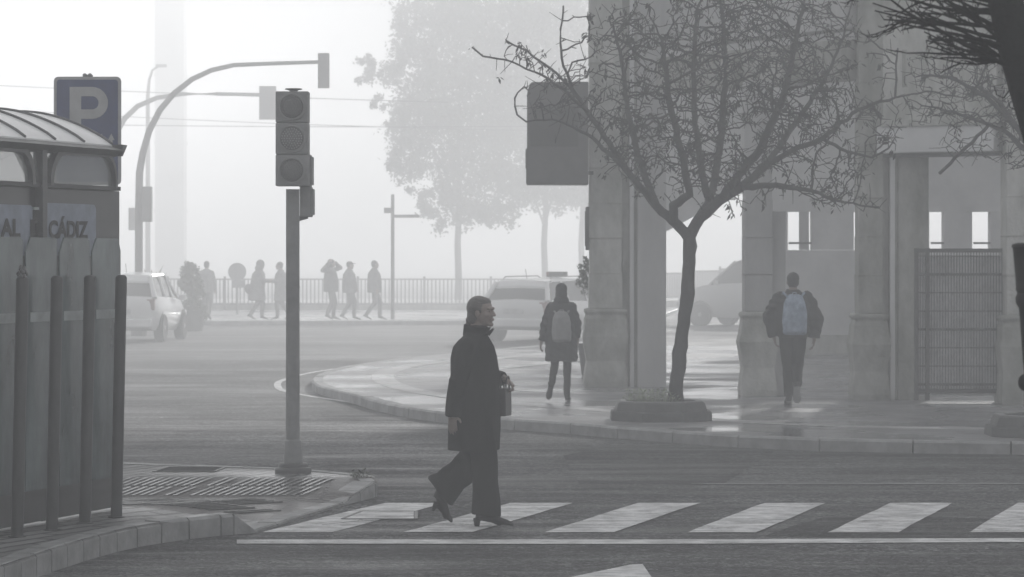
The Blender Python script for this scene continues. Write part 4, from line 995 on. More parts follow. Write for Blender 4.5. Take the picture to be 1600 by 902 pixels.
# ================================================================== FAR LEAFY TREES
def far_tree(name, lab, pxt, Yt, pybase, clumps, n, wtr, seed, m=M['leaf'], grp='leafy trees beyond the far road'):
    t = thing(name, lab, 'tree', (XX(pxt, Yt), Yt, KZ-.02), group=grp); rg = np.random.RandomState(seed)
    b = MB(); x0 = XX(pxt, Yt)
    top = max(ZZ(c[1], Yt) for c in clumps)
    b.path([(x0, Yt, KZ-.02), (x0+.02, Yt, 1), (x0-.03, Yt, 2.5), (x0+.05, Yt, 4.2), (x0, Yt, min(top, 7))], [wtr*1.25, wtr, wtr*.95, wtr*.85, wtr*.5], 10)
    for c in clumps[:9]:
        e = Vector((XX(c[0], Yt), Yt+rg.uniform(-.6,.6), ZZ(c[1], Yt))); s_ = Vector((x0, Yt, max(3.3, e.z*.55))); b.path([s_, s_.lerp(e, .5)+Vector((0,0,.3)), e], [wtr*.45, wtr*.3, wtr*.1], 6)
    b.build('trunk', M['bark'], t, True, smooth=60)
    V = []; Fc = []
    tot = sum(c[2]**2 for c in clumps)
    for cx_, cy_, r in clumps:
        k = int(n*r*r/tot); C = np.array([XX(cx_, Yt), Yt, ZZ(cy_, Yt)]); RR = r/F*Yt
        sub = rg.normal(0, 1, (max(4, k//60), 3)); sub = sub/np.linalg.norm(sub, axis=1)[:, None]*rg.uniform(.25, 1, (len(sub), 1))**.6*RR*np.array([1, 1.3, 1])
        for j in range(k):
            c = C+sub[rg.randint(len(sub))]+rg.normal(0, 1, 3)*RR*.16
            s_ = rg.uniform(.06, .13); u = rg.normal(0, 1, 3); u /= np.linalg.norm(u); v = np.cross(u, rg.normal(0, 1, 3)); v /= np.linalg.norm(v)
            i0 = len(V); V += [tuple(c-u*s_), tuple(c+v*s_*.55), tuple(c+u*s_), tuple(c-v*s_*.55)]; Fc.append((i0, i0+1, i0+2, i0+3))
    b = MB(); b.v = V; b.f = Fc; b.mi = [0]*len(Fc); b.build('crown', m, t, True); return t
far_tree('leafy_tree', 'largest fog-bound leafy tree with a bare straight trunk left of the pier', 716, 128, 478,
 [(720,60,75),(680,130,70),(650,190,55),(760,150,80),(700,220,75),(740,280,65),(690,320,38),(730,330,40),(780,330,32),(640,100,50),(600,110,28),(575,105,22),(562,118,12),(640,250,38),(630,60,35),(640,20,32),(590,170,18),(655,310,22),(700,-20,80),(800,60,70),(800,250,60),(780,0,80),(810,180,60),(612,185,22),(622,225,20),(760,345,18)], 46000, .15, 3)
far_tree('leafy_tree', 'paler leafy tree whose trunk stands just behind the taxi', 851, 136, 460, [(860,100,80),(840,200,75),(880,260,60),(850,300,45),(900,150,70),(820,290,40),(870,20,70)], 22000, .15, 4)
far_tree('leafy_tree', 'faintest leafy tree whose trunk shows beside the stone pier', 909, 142, 460, [(930,150,70),(940,250,60),(920,300,40),(900,60,70),(960,50,60)], 12000, .15, 6)
# shrub by pier A
sx_, sy_ = XX(914, 47), 47.0
tS = thing('potted_shrub', 'round dark shrub showing beside the left edge of the stone pier', 'plant', (sx_+.12, sy_, KZ))
rg = np.random.RandomState(8); b = MB()
for j in range(1500):
    v = rg.normal(0, 1, 3); v /= np.linalg.norm(v); v *= rg.uniform(.3, 1)**.5*np.array([.24, .24, .31])*(1+.2*math.sin(v[0]*9+v[2]*7)); c = np.array([sx_+.12, sy_, ZZ(430, 47)])+v
    s_ = rg.uniform(.018, .035); u = rg.normal(0, 1, 3); u /= np.linalg.norm(u); q = np.cross(u, rg.normal(0, 1, 3)); q /= np.linalg.norm(q)
    b._add([c-u*s_, c+q*s_*.5, c+u*s_, c-q*s_*.5], [(0,1,2,3)])
b.build('foliage', M['leaf'], tS, True)
b = MB(); b.path([(sx_+.12, sy_, KZ+.4), (sx_+.12, sy_, 1.6)], [.03, .02], 8); b.build('stem', M['bark'], tS, True)
b = MB(); b.lathe([(.17, 0), (.23, .45), (.25, .45), (.25, .5), (.2, .5), (.19, .42)], (sx_+.12, sy_, KZ), 20); b.build('pot', M['planter'], tS, True, smooth=30)
# spiky plant behind the left car, round topiary beside it
AGY = 90.0; ag = thing('agave_plant', 'spiky agave leaves showing above the roof of the left car', 'plant', (XX(236,AGY), AGY, KZ)); b = MB(); rr = random.Random(9)
for k in range(26):
    a = rr.uniform(0, 6.28); el = rr.uniform(.5, 1.4); L_ = rr.uniform(.5, .95); d = Vector((math.cos(a)*math.cos(el), math.sin(a)*math.cos(el), math.sin(el))); c = Vector((XX(236,AGY), AGY, .98)); u = d.cross(Vector((0,0,1))).normalized()*.06
    b._add([c-u, c+d*L_*.5-u*1.2, c+d*L_, c+d*L_*.5+u*1.2, c+u, c+Vector((0,0,-.05))], [(0,1,3,4),(1,2,3),(0,4,5)])
b.build('leaves', M['leaf'], ag, True); b = MB(); b.lathe([(.3,0),(.42,.8),(.45,.85),(.38,.86)], (XX(236,AGY), AGY, KZ), 18); b.build('pot', M['planter'], ag, True, smooth=30)
tpY = 80.0; tt = thing('potted_bush', 'dark uneven potted bush just right of the left car', 'plant', (XX(303,tpY), tpY, 0)); b = MB()
blobs = [(300,430,.30),(292,442,.22),(306,452,.26),(303,475,.30),(310,488,.26),(296,420,.2)]
for j in range(4200):
    bx_, by_, br_ = blobs[rg.randint(6)]; v = rg.normal(0, 1, 3); v /= np.linalg.norm(v); v *= rg.uniform(.1, 1)**.45*br_*(1+.25*math.sin(v[0]*5+v[2]*4)); c = np.array([XX(bx_,tpY), tpY, ZZ(by_,tpY)])+v
    s_ = rg.uniform(.03, .06); u = rg.normal(0, 1, 3); u /= np.linalg.norm(u); q = np.cross(u, rg.normal(0, 1, 3)); q /= np.linalg.norm(q)
    b._add([c-u*s_, c+q*s_*.5, c+u*s_, c-q*s_*.5], [(0,1,2,3)])
b.build('foliage', M['leaf'], tt, True); b = MB(); b.path([(XX(303,tpY),tpY,.4),(XX(303,tpY),tpY,1.3)], .035, 8); b.build('stem', M['bark'], tt, True)
b = MB(); b.lathe([(.22,0),(.3,.5),(.32,.55),(.26,.55)], (XX(303,tpY), tpY, 0), 18); b.build('pot', M['planter'], tt, True, smooth=30)
# ================================================================== CARS
def car(name, label, loc, rz, paint, L_=4.3, Wd=1.78, H=1.5, taxi=False, suv=0.0, rails=True):
    t = thing(name, label, 'car', loc, rz, 'cars on the far road')
    # local: x forward, y left. stations: x, half width, z bottom, z belt
    h = L_/2; B_ = MB(); rings = []
    st = [(-h, .80, .40, .86), (-h+.05, .88, .33, .98), (-h+.3, .96, .28, 1.0), (-h+1.0, 1.0, .25, .98), (0, 1.0, .24, .95), (h-1.5, .99, .24, .93), (h-.9, .97, .26, .88), (h-.35, .9, .28, .76), (h-.05, .78, .33, .62), (h, .70, .38, .55)]
    for x, wv, zb, zt in st:
        w = Wd/2*wv; zt *= H/1.5; z = lambda u: zb+(zt-zb)*u
        rings.append([(x, -w*.86, zb), (x, -w*.97, z(.2)), (x, -w, z(.5)), (x, -w*.985, z(.8)), (x, -w*.93, zt), (x, 0, zt+.03), (x, w*.93, zt), (x, w*.985, z(.8)), (x, w, z(.5)), (x, w*.97, z(.2)), (x, w*.86, zb), (x, 0, zb)])
    B_.loft(rings); B_.build('body', paint, t, smooth=38)
    # glasshouse (dark) with roof and pillars
    zt = .93*H/1.5; gb = [(-h+.12, .86, .99*H/1.5), (h-1.15, .84, .9*H/1.5)]
    gx = [(-h+.16, .0), (-h+.42, .72), (-h+.62, 1.0), (-.1, 1.0), (h-2.05, .97), (h-1.85, .85), (h-1.15, 0)]
    G_ = MB(); rings = []
    base = lambda x: (.985+( .9-.985)*((x+h)/(L_)))*H/1.5
    for x, u in gx:
        zb = base(x)-.03; zt_ = zb+(H-.05-zb)*u+.005; w0 = Wd/2*.9; w1 = Wd/2*(.9-.2*u)
        rings.append([(x, -w0, zb), (x, -(w0+w1)/2-.02, (zb+zt_)/2), (x, -w1, zt_), (x, 0, zt_+.03*u), (x, w1, zt_), (x, (w0+w1)/2+.02, (zb+zt_)/2), (x, w0, zb)])
    G_.loft(rings); G_.build('windows', M['carglass'], t, smooth=30)
    Rf = MB(); rings = []
    for x, u, z in ((-h+.38, .7, -.16), (-h+.5, .71, -.03), (-h+.75, .715, .0), (-.1, .72, .02), (h-2.1, .715, -.01), (h-1.8, .69, -.09)):
        w1 = Wd/2*u+.012; zz = H-.03+z; rings.append([(x, -w1, zz-.045), (x, -w1+.03, zz), (x, 0, zz+.035), (x, w1-.03, zz), (x, w1, zz-.045), (x, 0, zz-.03)])
    Rf.loft(rings); rf = Rf.build('roof', paint, t, smooth=40)
    for s_ in (-1, 1):
        w0 = Wd/2*.905; w1 = Wd/2*.712; zb = .93*H/1.5
        b = MB(); b.path([(-h+.1, s_*w0, zb+.03), (-h+.42, s_*w1, H-.09)], [.065, .05], 6); b.build('pillar', paint, t, smooth=60); b = MB(); b.path([(h-1.12, s_*w0, zb-.03), (h-1.85, s_*w1, H-.1)], .035, 6); b.build('pillar', paint, t, smooth=60)
        b = MB(); b.path([(-h+1.25, s_*(w0+.005), zb), (-h+1.15, s_*(w1+.01), H-.07)], .04, 6); b.build('pillar', paint, t, smooth=60); b = MB(); b.path([(.05, s_*(w0+.01), zb), (.02, s_*(w1+.015), H-.06)], .025, 6); b.build('pillar', paint, t, smooth=60)
        for x in (-h+.82, h-.85):
            wh = thing('w', 'x', 'x'); bpy.data.objects.remove(wh)
            b = MB(); b.lathe([(.2, -.1), (.3, -.11), (.325, -.08), (.33, 0), (.325, .08), (.3, .11), (.2, .1)], (x, s_*(Wd/2-.09), .325), 24, 'Y'); w_ = b.build('wheel', M['tyre'], t, smooth=40)
            b = MB(); b.lathe([(.21, -.02*s_), (.2, .07*s_), (.06, .09*s_), (.04, .1*s_)], (x, s_*(Wd/2-.08), .325), 20, 'Y'); b.build('rim', M['rim'], w_, smooth=40)
            b = MB(); b.lathe([(.38, -.02), (.38, .02)], (x, s_*(Wd/2-.035), .34), 24, 'Y'); b.build('wheel_arch', M['tyre'], t)
        b = MB(); b.box((-h+.08, s_*Wd/2*.80, .82*H/1.5), (.12, .2, .26)); b.build('tail_light', M['tail'], t, bevel=.03)
        b = MB(); b.box((h-.14, s_*Wd/2*.72, .62), (.18, .3, .14)); b.build('headlight', M['plate'], t, bevel=.03)
        b = MB(); b.box((h-1.4, s_*(Wd/2+.07), .95*H/1.5), (.1, .16, .13)); b.build('mirror', paint, t, bevel=.02)
        if rails: b = MB(); b.path([(-h+.7, s_*Wd/2*.66, H+.0), (-h+.8, s_*Wd/2*.66, H+.045), (.3, s_*Wd/2*.66, H+.05), (.45, s_*Wd/2*.66, H)], .016, 6); b.build('roof_rail', M['galv'], rf)
    b = MB(); b.box((-h-.01, 0, .45), (.16, Wd*.86, .2)); b.build('bumper', M['metal_d'] if suv else paint, t, bevel=.04)
    b = MB(); b.box((-h-.02, 0, .72), (.02, .52, .115)); b.build('number_plate', M['plate'], t)
    b = MB(); b.path([(-h+.7, 0, H), (-h+.62, 0, H+.22)], .008, 5); b.build('antenna', M['metal_d'], t)
    if taxi:
        b = MB(); b.box((.1, 0, H+.09), (.16, .5, .13)); b.build('taxi_light', M['metal_d'], t, bevel=.02)
        b = MB(); b.box((.0, .2, H+.1), (.02, .06, .08)); b.build('lamp', M['tail'], t)
    return t
car('parked_car', 'white hatchback driving away at far left beside the shelter', (XX(216, 71.2), 71.2, 0), R(85), M['carw'], 4.0, 1.75, 1.6, rails=False)
car('parked_car', 'white taxi estate with a roof light half hidden behind the stone pier', (XX(868, 71.0), 71.6, 0), R(64), M['carw'], 4.5, 1.82, 1.47, taxi=True)
car('parked_car', 'pale people carrier seen in the fog between the tree and the second pier', (XX(1190, 86), 86, 0), R(150), M['cars'], 4.7, 1.9, 1.95, rails=False)

# ================================================================== PEOPLE
def hand_prims(b, wr, d, pn, s=1.0, curl=.5, thumb=1):
    d = Vector(d).normalized(); pn = Vector(pn); pn = (pn-d*pn.dot(d)).normalized(); side = d.cross(pn).normalized()
    wr = Vector(wr); rot = Matrix((side, d, pn)).transposed()
    b.ell(wr+d*.045*s, (.037*s, .055*s, .016*s), rot.to_3x3(), 12, 8)
    b.cap(wr-d*.03*s, wr+d*.02*s, .024*s, .024*s)
    for k, (o, L_) in enumerate(((-.029, .07), (-.010, .08), (.010, .075), (.028, .058))):
        p = wr+d*.085*s+side*o*s; c = curl*(1+.15*k); d1 = (d*math.cos(c*.6)+pn*math.sin(c*.6)).normalized(); d2 = (d*math.cos(c*1.4)+pn*math.sin(c*1.4)).normalized()
        q = p+d1*L_*.5*s; b.cap(p-d*.02*s, q, .0088*s, .008*s, 7); b.cap(q, q+d2*L_*.5*s, .008*s, .0068*s, 7)
    p = wr+d*.02*s-side*.03*s*thumb; q = p+(d*.6-side*.75*thumb+pn*.35).normalized()*.035*s; b.cap(p, q, .011*s, .010*s, 7); b.cap(q, q+(d*.9-side*.2*thumb+pn*.4).normalized()*.03*s, .010*s, .0078*s, 7)
def head_prims(b, c, s=1.0, R3=None):
    c = Vector(c); R3 = R3 or Matrix.Identity(3)
    P = lambda x, y, z: c+R3 @ (Vector((x, y, z))*s)
    E = lambda p, r: b.ell(P(*p), tuple(v*s for v in r), R3, 18, 12)
    E((-.012, 0, .035), (.094, .074, .085)); E((.012, 0, -.015), (.078, .062, .09)); E((.022, 0, -.06), (.058, .046, .05)); E((.068, 0, -.092), (.022, .022, .018))
    E((.078, 0, .028), (.022, .05, .014)); E((.052, .034, -.02), (.03, .022, .024)); E((.052, -.034, -.02), (.03, .022, .024))
    b.cap(P(.086, 0, .015), P(.104, 0, -.022), .008*s, .0125*s); E((.092, .011, -.026), (.01, .008, .007)); E((.092, -.011, -.026), (.01, .008, .007))
    E((.083, 0, -.052), (.013, .024, .006)); E((.081, 0, -.063), (.013, .02, .007))
    for y in (-1, 1): E((-.005, y*.073, -.005), (.018, .009, .03)); E((.071, y*.03, .008), (.011, .015, .007))
    b.cap(P(-.02, 0, -.05), P(-.035, 0, -.15), .052*s, .056*s, 14)
def fold(amp, f, seed=0, axis=(1, 1, .35)):
    def d(co):
        x = co*np.array(axis)*f; s_ = seed*1.7
        return amp*(np.sin(x[:,0]*1.3+x[:,2]*2.1+s_)*np.sin(x[:,1]*1.7-x[:,2]*1.1+s_*2)+.5*np.sin(x[:,0]*3.1-x[:,1]*2.3+x[:,2]*3.7+s_))
    return d
def erings(spec, n=28, rotz=0):
    out = []
    for z, cx_, cy_, rx, ry in spec:
        ring = []
        for k in range(n):
            t = 2*math.pi*k/n; c, s_ = math.cos(t), math.sin(t); e = .86
            ring.append((cx_+rx*math.copysign(abs(c)**e, c), cy_+ry*math.copysign(abs(s_)**e, s_), z))
        out.append(ring)
    return out
def shoe(b, heel, toe, hh=.09, wd=.04, up=None):
    heel, toe = Vector(heel), Vector(toe); d = (toe-heel).normalized(); up = Vector(up) if up else Vector((0,0,1)); side = d.cross(up).normalized(); up = side.cross(d)
    L_ = (toe-heel).length; rings = []
    for u, w, h0, h1 in ((0,.6,0,.5),(.05,.8,0,.75),(.2,.9,0,1.0),(.4,.85,0,.85),(.6,1.05,0,.62),(.8,1.0,0,.5),(.94,.7,.02,.36),(1.0,.35,.05,.22)):
        p = heel+d*L_*u; rings.append([p+side*(wd*w*math.cos(t))+up*(hh*(h0+(h1-h0)*(.5+.5*math.sin(t)))) for t in [2*math.pi*k/12 for k in range(12)]])
    b.loft(rings)

# ---- the woman on the crossing (local: x forward, y left; the camera sees her right side)
WY = 22.25; wroot = thing('person', 'woman in a long dark coat striding over the crosswalk with a handbag', 'person', (XX(750, WY), WY, .008), R(-14))
HC = Vector((.015, 0, 1.572)); Rh = Matrix.Rotation(R(-12), 3, 'Z') @ Matrix.Rotation(R(-3), 3, 'Y')
b = MB(); head_prims(b, HC, .98, Rh)
b.cap((-.03, 0, 1.45), (-.05, 0, 1.3), .055, .08); b.cap((-.05, 0, 1.3), (-.04, 0, .95), .115, .11); b.cap((-.04, 0, .95), (-.02, 0, .88), .12, .12)
for y, sh_, el, wr in ((-1, (-.05,-.165,1.34), (-.115,-.235,1.07), (-.150,-.225,.83)), (1, (-.05,.165,1.34), (-.06,.235,1.10), (.145,.19,1.075))):
    b.cap(sh_, el, .046, .037); b.cap(el, wr, .037, .024)
    if y < 0: hand_prims(b, wr, (-.02, .05, -1), (.2, 1, .05), .98, .45, -1)
    else: hand_prims(b, wr, (.75, -.1, -.55), (-.4, -.3, -.9), .95, 1.3, 1)
hipR, hipL = (-.02, -.085, .88), (-.02, .085, .88)
kF, aF = (.055, -.09, .48), (.05, -.09, .10); kB, aB = (-.07, .085, .47), (-.325, .085, .20)
b.cap(hipR, kF, .085, .058); b.cap(kF, aF, .055, .035); b.cap(hipL, kB, .085, .058); b.cap(kB, aB, .055, .035)
b.cap(aF, (.16, -.09, .03), .022, .012); b.cap(aB, (-.29, .085, .07), .022, .012)
b.build('body', M['skin'], wroot, remesh=.0042, sm=3)
# hair swept back with a low tail
b = MB(); c = HC
def HP(x, y, z): return HC+Rh @ Vector((x, y, z))
b.ell(HP(-.026, 0, .04), (.093, .082, .088), Rh, 20, 12); b.ell(HP(.012, 0, .074), (.062, .064, .042), Rh, 16, 10); b.ell(HP(-.055, 0, -.02), (.062, .072, .075), Rh, 16, 10)
b.ell(HP(.036, 0, .083), (.036, .045, .022), Rh, 14, 8)
b.ell(HP(-.105, 0, -.05), (.03, .03, .03), Rh); b.cap(HP(-.11, 0, -.055), HP(-.14, -.01, -.10), .02, .006); b.cap(HP(-.108, -.01, -.06), HP(-.12, -.02, -.115), .014, .004)
b.build('hair', M['hair'], wroot, remesh=.005, sm=2, disp=fold(.0012, 90, 1, (.4, 1, 1.2)))
b = MB()
for y in (-1, 1): b.ell(HP(.0725, y*.0285, .006), (.0085, .011, .0045), Rh, 10, 6)
b.build('eyes', M['hair_d'], wroot, smooth=60)
b = MB(); b.ell(HP(.0915, 0, -.0565), (.004, .017, .003), Rh, 10, 6); b.build('lips', mat('lips', (.16,.07,.065), .5), wroot, smooth=60)
# coat
b = MB(); b.loft(erings([(.557,-.048,0,.188,.222),(.62,-.048,0,.187,.22),(.8,-.045,0,.183,.213),(.98,-.038,0,.176,.203),(1.12,-.034,0,.172,.2),(1.24,-.045,0,.163,.2),(1.32,-.05,0,.145,.19),(1.37,-.05,0,.115,.15),(1.405,-.045,0,.09,.105),(1.44,-.035,0,.078,.082),(1.475,-.03,0,.076,.078)]))
b.cap((-.05,-.155,1.315), (-.115,-.232,1.07), .074, .066, 14); b.path([(-.115,-.232,1.09), (-.135,-.232,.95), (-.150,-.226,.815)], [.067, .06, .056], 16)
b.cap((-.05,.155,1.315), (-.06,.238,1.10), .074, .066, 14); b.path([(-.07,.238,1.10), (.05,.215,1.085), (.135,.193,1.078)], [.066, .058, .053], 16)
b.ell((-.05, -.13, 1.33), (.085,.08,.06)); b.ell((-.05, .13, 1.33), (.085,.08,.06))
b.build('coat', M['coat'], wroot, remesh=.007, sm=5, disp=fold(.0085, 10, 2, (1, 1, .32)))
b = MB()     # stand collar with two points, lapel edge
rings = []
for k in range(15):
    a = R(-140+k*20)*1.0; a = math.pi-R(-150)-k*R(300)/14
for k in range(17):
    a = R(30)+k*R(300)/16; c_, s_ = math.cos(a), math.sin(a); out = 1+.12*max(0, c_)
    lo = (-.038+.083*c_, .086*s_, 1.405); hi = (-.03+(.098 if c_ > .5 else .083)*c_*out, .092*s_*out, 1.475-(.012 if c_ > .3 else 0)+ (.012 if c_ < -.5 else 0))
    rings.append([lo, (lo[0]*1.0+.008*c_, lo[1]+.008*s_, lo[2]), (hi[0]+.007*c_, hi[1]+.007*s_, hi[2]), hi])
b.loft(rings); b.slab([(.045,-.045,1.415), (.115,-.05,1.462), (.108,-.045,1.448), (.065,-.04,1.40)], (0,.012,0), 1); b.slab([(.045,.02,1.415), (.105,.02,1.455), (.065,.02,1.40)], (0,.012,0), 1)
b.build('collar', M['coat'], wroot, smooth=50)
# wide trousers
b = MB(); 
def leg(pts_, n=22):
    rings = []
    for (x, y, z, rx, ry, tilt) in pts_:
        rot = Matrix.Rotation(tilt, 3, 'Y'); rings.append([Vector((x, y, z))+rot @ Vector((rx*math.cos(t), ry*math.sin(t), 0)) for t in [2*math.pi*k/n for k in range(n)]])
    b.loft(rings)
leg([(-.02,-.075,.92,.14,.11,0),(.0,-.08,.75,.125,.105,0),(.035,-.085,.6,.11,.095,R(-4)),(.055,-.09,.48,.098,.085,0),(.062,-.09,.33,.098,.085,R(2)),(.068,-.09,.18,.102,.088,R(3)),(.07,-.09,.085,.108,.09,R(5))])
leg([(-.02,.075,.92,.14,.11,0),(-.035,.08,.72,.125,.105,R(6)),(-.06,.083,.58,.11,.095,R(15)),(-.095,.085,.47,.102,.09,R(32)),(-.17,.085,.385,.108,.088,R(50)),(-.26,.085,.30,.122,.09,R(52)),(-.325,.085,.235,.138,.095,R(50))])
b.build('trousers', M['trouser'], wroot, remesh=.007, sm=4, disp=fold(.0075, 14, 5, (1, 1, .4)))
# boots
b = MB(); shoe(b, (.005,-.09,.045), (.275,-.09,.004), .085, .04); b.path([(.045,-.09,.2),(.035,-.09,.10),(.03,-.09,.06)], [.045,.042,.042], 12); b.path([(.0,-.09,.06),(-.0,-.09,.0)], [.03,.02], 10); b.cap((.04,-.09,.10),(.17,-.09,.035),.040,.028)
b.build('boot', M['boot'], wroot, remesh=.005, sm=2)
b = MB(); shoe(b, (-.375,.085,.135), (-.245,.085,.002), .075, .038, up=(.6,0,.8)); b.path([(-.27,.085,.33),(-.345,.085,.19),(-.335,.085,.14)], [.045,.042,.04], 12); b.path([(-.355,.085,.16),(-.385,.085,.09)], [.024,.012], 10); b.cap((-.325,.085,.2),(-.28,.085,.06),.040,.030)
b.build('boot', M['boot'], wroot, remesh=.005, sm=2)
# handbag
hb = thing('handbag', 'small dark upright handbag hanging from the hand of the crossing woman', 'bag', (0,0,0)); hb.location = wroot.matrix_basis @ Vector((.15, .15, .815)); hb.rotation_euler = (0, 0, R(-14))
bx = MB(); bx.loft([[(x*(1-.1*u)*.032, y*(1-.05*u)*.095, z) for x, y in ((-1,-1),(1,-1),(1,1),(-1,1))] for z, u in ((-.012,.4),(.0,0),(.1,.15),(.185,.6),(.195,1))]); bx.build('bag_body', M['bag'], hb, bevel=.01)
for dx in (-.018, .022):
    h_ = MB(); h_.path([(dx, -.05+.0, .18)]+[(dx+.004*math.sin(a), -.05*math.cos(a), .215+.068*math.sin(a)) for a in [math.pi*k/10 for k in range(11)]]+[(dx, .05, .18)], .0065, 8); h_.build('handle', M['bag'], hb, smooth=60)
b = MB(); b.ell((.02, -.06, .195), (.02,.015,.012)); b.cap((.02,-.06,.195),(.045,-.07,.19),.006,.003); b.build('bow', M['pack_g'], hb, smooth=60)

# ---- generic figure: local x forward, y left
def figure(label, loc, rz, H=1.7, vox=.012, legs=None, arms=None, coat=None, sleeve=.062, cm=None, tm=None, hair='short', hm=None, face=True, name='person', group=None, head=(0.02, 0, 0), headrot=0, lean=0, shoe_m=None, puff=.004, trw=1.0, bootm=None):
    t = thing(name, label, 'person', loc, rz, group); s = H/1.7; cm = cm or M['coat']; tm = tm or M['trouser']
    S = lambda p: Vector((p[0]*s+lean*max(0, p[2]-.9)*s, p[1]*s, p[2]*s))
    legs = legs or {}; arms = arms or {}
    LG = {}; AR = {}
    for sd_, y in (('L', .085), ('R', -.085)):
        LG[sd_] = legs.get(sd_, ((0, y, .9), (.02, y, .49), (-.01, y, .09), (.14, y, .02)))
        AR[sd_] = arms.get(sd_, ((0, y*2.1, 1.38), (-.04, y*2.8, 1.12), (.02, y*2.9, .87)))
    b = MB(); hc = S((head[0], head[1], 1.575+head[2])); Rr = Matrix.Rotation(headrot, 3, 'Z'); head_prims(b, hc, s, Rr)
    b.cap(S((-.02,0,1.48)), S((-.02,0,1.3)), .055*s, .09*s); b.cap(S((-.02,0,1.3)), S((0,0,.98)), .11*s, .095*s)
    for k, y in (('L', 1), ('R', -1)):
        h_, kn, an, to = LG[k]; b.cap(S(h_), S(kn), .08*s, .055*s); b.cap(S(kn), S(an), .054*s, .035*s); b.cap(S(an), S(to), .022*s, .012*s)
        a_, e_, w_ = AR[k]; b.cap(S(a_), S(e_), .045*s, .038*s); b.cap(S(e_), S(w_), .038*s, .025*s)
        d = (Vector(w_)-Vector(e_)).normalized(); hand_prims(b, S(w_), d+Vector((0,0,-.15)), Vector((.15, -y, 0)), s, .6, y)
    b.build('body', M['skin'], t, remesh=min(vox, .006 if vox < .01 else .009), sm=2)
    b = MB(); z_ = [(q[0], q[1], q[2], q[3], q[4]) for q in coat]
    rings = [[(p[0]*s+lean*max(0, p[2]-.9)*s, p[1]*s, p[2]*s) for p in r] for r in erings(z_)]; b.loft(rings)
    for k, y in (('L', 1), ('R', -1)):
        a_, e_, w_ = AR[k]; a2 = Vector(a_)-Vector((0, y*.015, .015)); b.cap(S(a2), S(e_), sleeve*1.08*s, sleeve*s, 12); w2 = Vector(e_).lerp(Vector(w_), .93); b.path([S(e_), S(w2)], [sleeve*s, sleeve*.8*s], 12)
    b.build('coat' if coat[0][0] < .8 else 'jacket', cm, t, remesh=vox, sm=5, disp=fold(puff, 14, loc[0], (1, 1, 1.3)))
    b = MB(); 
    for k in ('L', 'R'):
        h_, kn, an, to = [Vector(p) for p in LG[k]]; a2 = kn.lerp(an, .97)
        b.cap(S(h_), S(kn), .1*s*trw, .073*s*trw, 14); b.path([S(kn), S(kn.lerp(a2, .5)), S(a2)], [.073*s*trw, .064*s*trw, .06*s*trw], 14)
    b.cap(S((0, -.05, .95)), S((0, .05, .95)), .115*s, .115*s, 14)
    b.build('trousers', tm, t, remesh=vox, sm=3, disp=fold(.003, 22, 3))
    for k in ('L', 'R'):
        h_, kn, an, to = [Vector(p) for p in LG[k]]; fd = (to-an); up = (kn-an).normalized(); b = MB(); d = fd.normalized(); hl = an-d*.05-up*.075; tt_ = to+d*.08-up*.005
        shoe(b, S(hl), S(tt_), .095*s, .046*s, up=up); b.cap(S(an), S(an+up*.05), .045*s, .045*s); b.cap(S(an), S(an.lerp(to, .9)), .04*s, .026*s); b.build('shoe', bootm or M['boot'], t, remesh=max(.006, vox*.7), sm=2)
        if shoe_m: b = MB(); shoe(b, S(hl-up*.012), S(tt_-up*.01), .022*s, .05*s, up=up); b.build('sole', shoe_m, t)
    hm = hm or M['hair_d']; b = MB(); HH = lambda x, y, z: hc+Rr @ (Vector((x, y, z))*s)
    if hair == 'short': b.ell(HH(-.025,0,.045), (.094*s,.083*s,.085*s), Rr, 16, 10); b.ell(HH(-.045,0,-.01), (.07*s,.076*s,.07*s), Rr, 16, 10); nm = 'hair'
    elif hair == 'long': b.ell(HH(-.022,0,.04), (.1*s,.088*s,.09*s), Rr); b.ell(HH(-.045,0,-.04), (.085*s,.09*s,.1*s), Rr); b.ell(HH(-.065,0,-.13), (.085*s,.115*s,.09*s), Rr); b.ell(HH(-.05,0,-.2), (.11*s,.15*s,.06*s), Rr); nm = 'hair'
    elif hair == 'hood': b.ell(HH(-.015,0,.02), (.125*s,.112*s,.13*s), Rr); b.ell(HH(-.05,0,-.1), (.12*s,.13*s,.12*s), Rr); nm = 'hood'; hm = cm
    elif hair == 'cap': b.ell(HH(-.015,0,.055), (.1*s,.085*s,.065*s), Rr); b.ell(HH(-.045,0,.0), (.07*s,.078*s,.06*s), Rr); b.slab([HH(.05,-.06,.05), HH(.16,-.04,.04), HH(.16,.04,.04), HH(.05,.06,.05)], Rr @ Vector((0,0,1)), .018*s); nm = 'cap'
    b.build(nm, hm, t, remesh=min(vox, .009), sm=2)
    return t, S
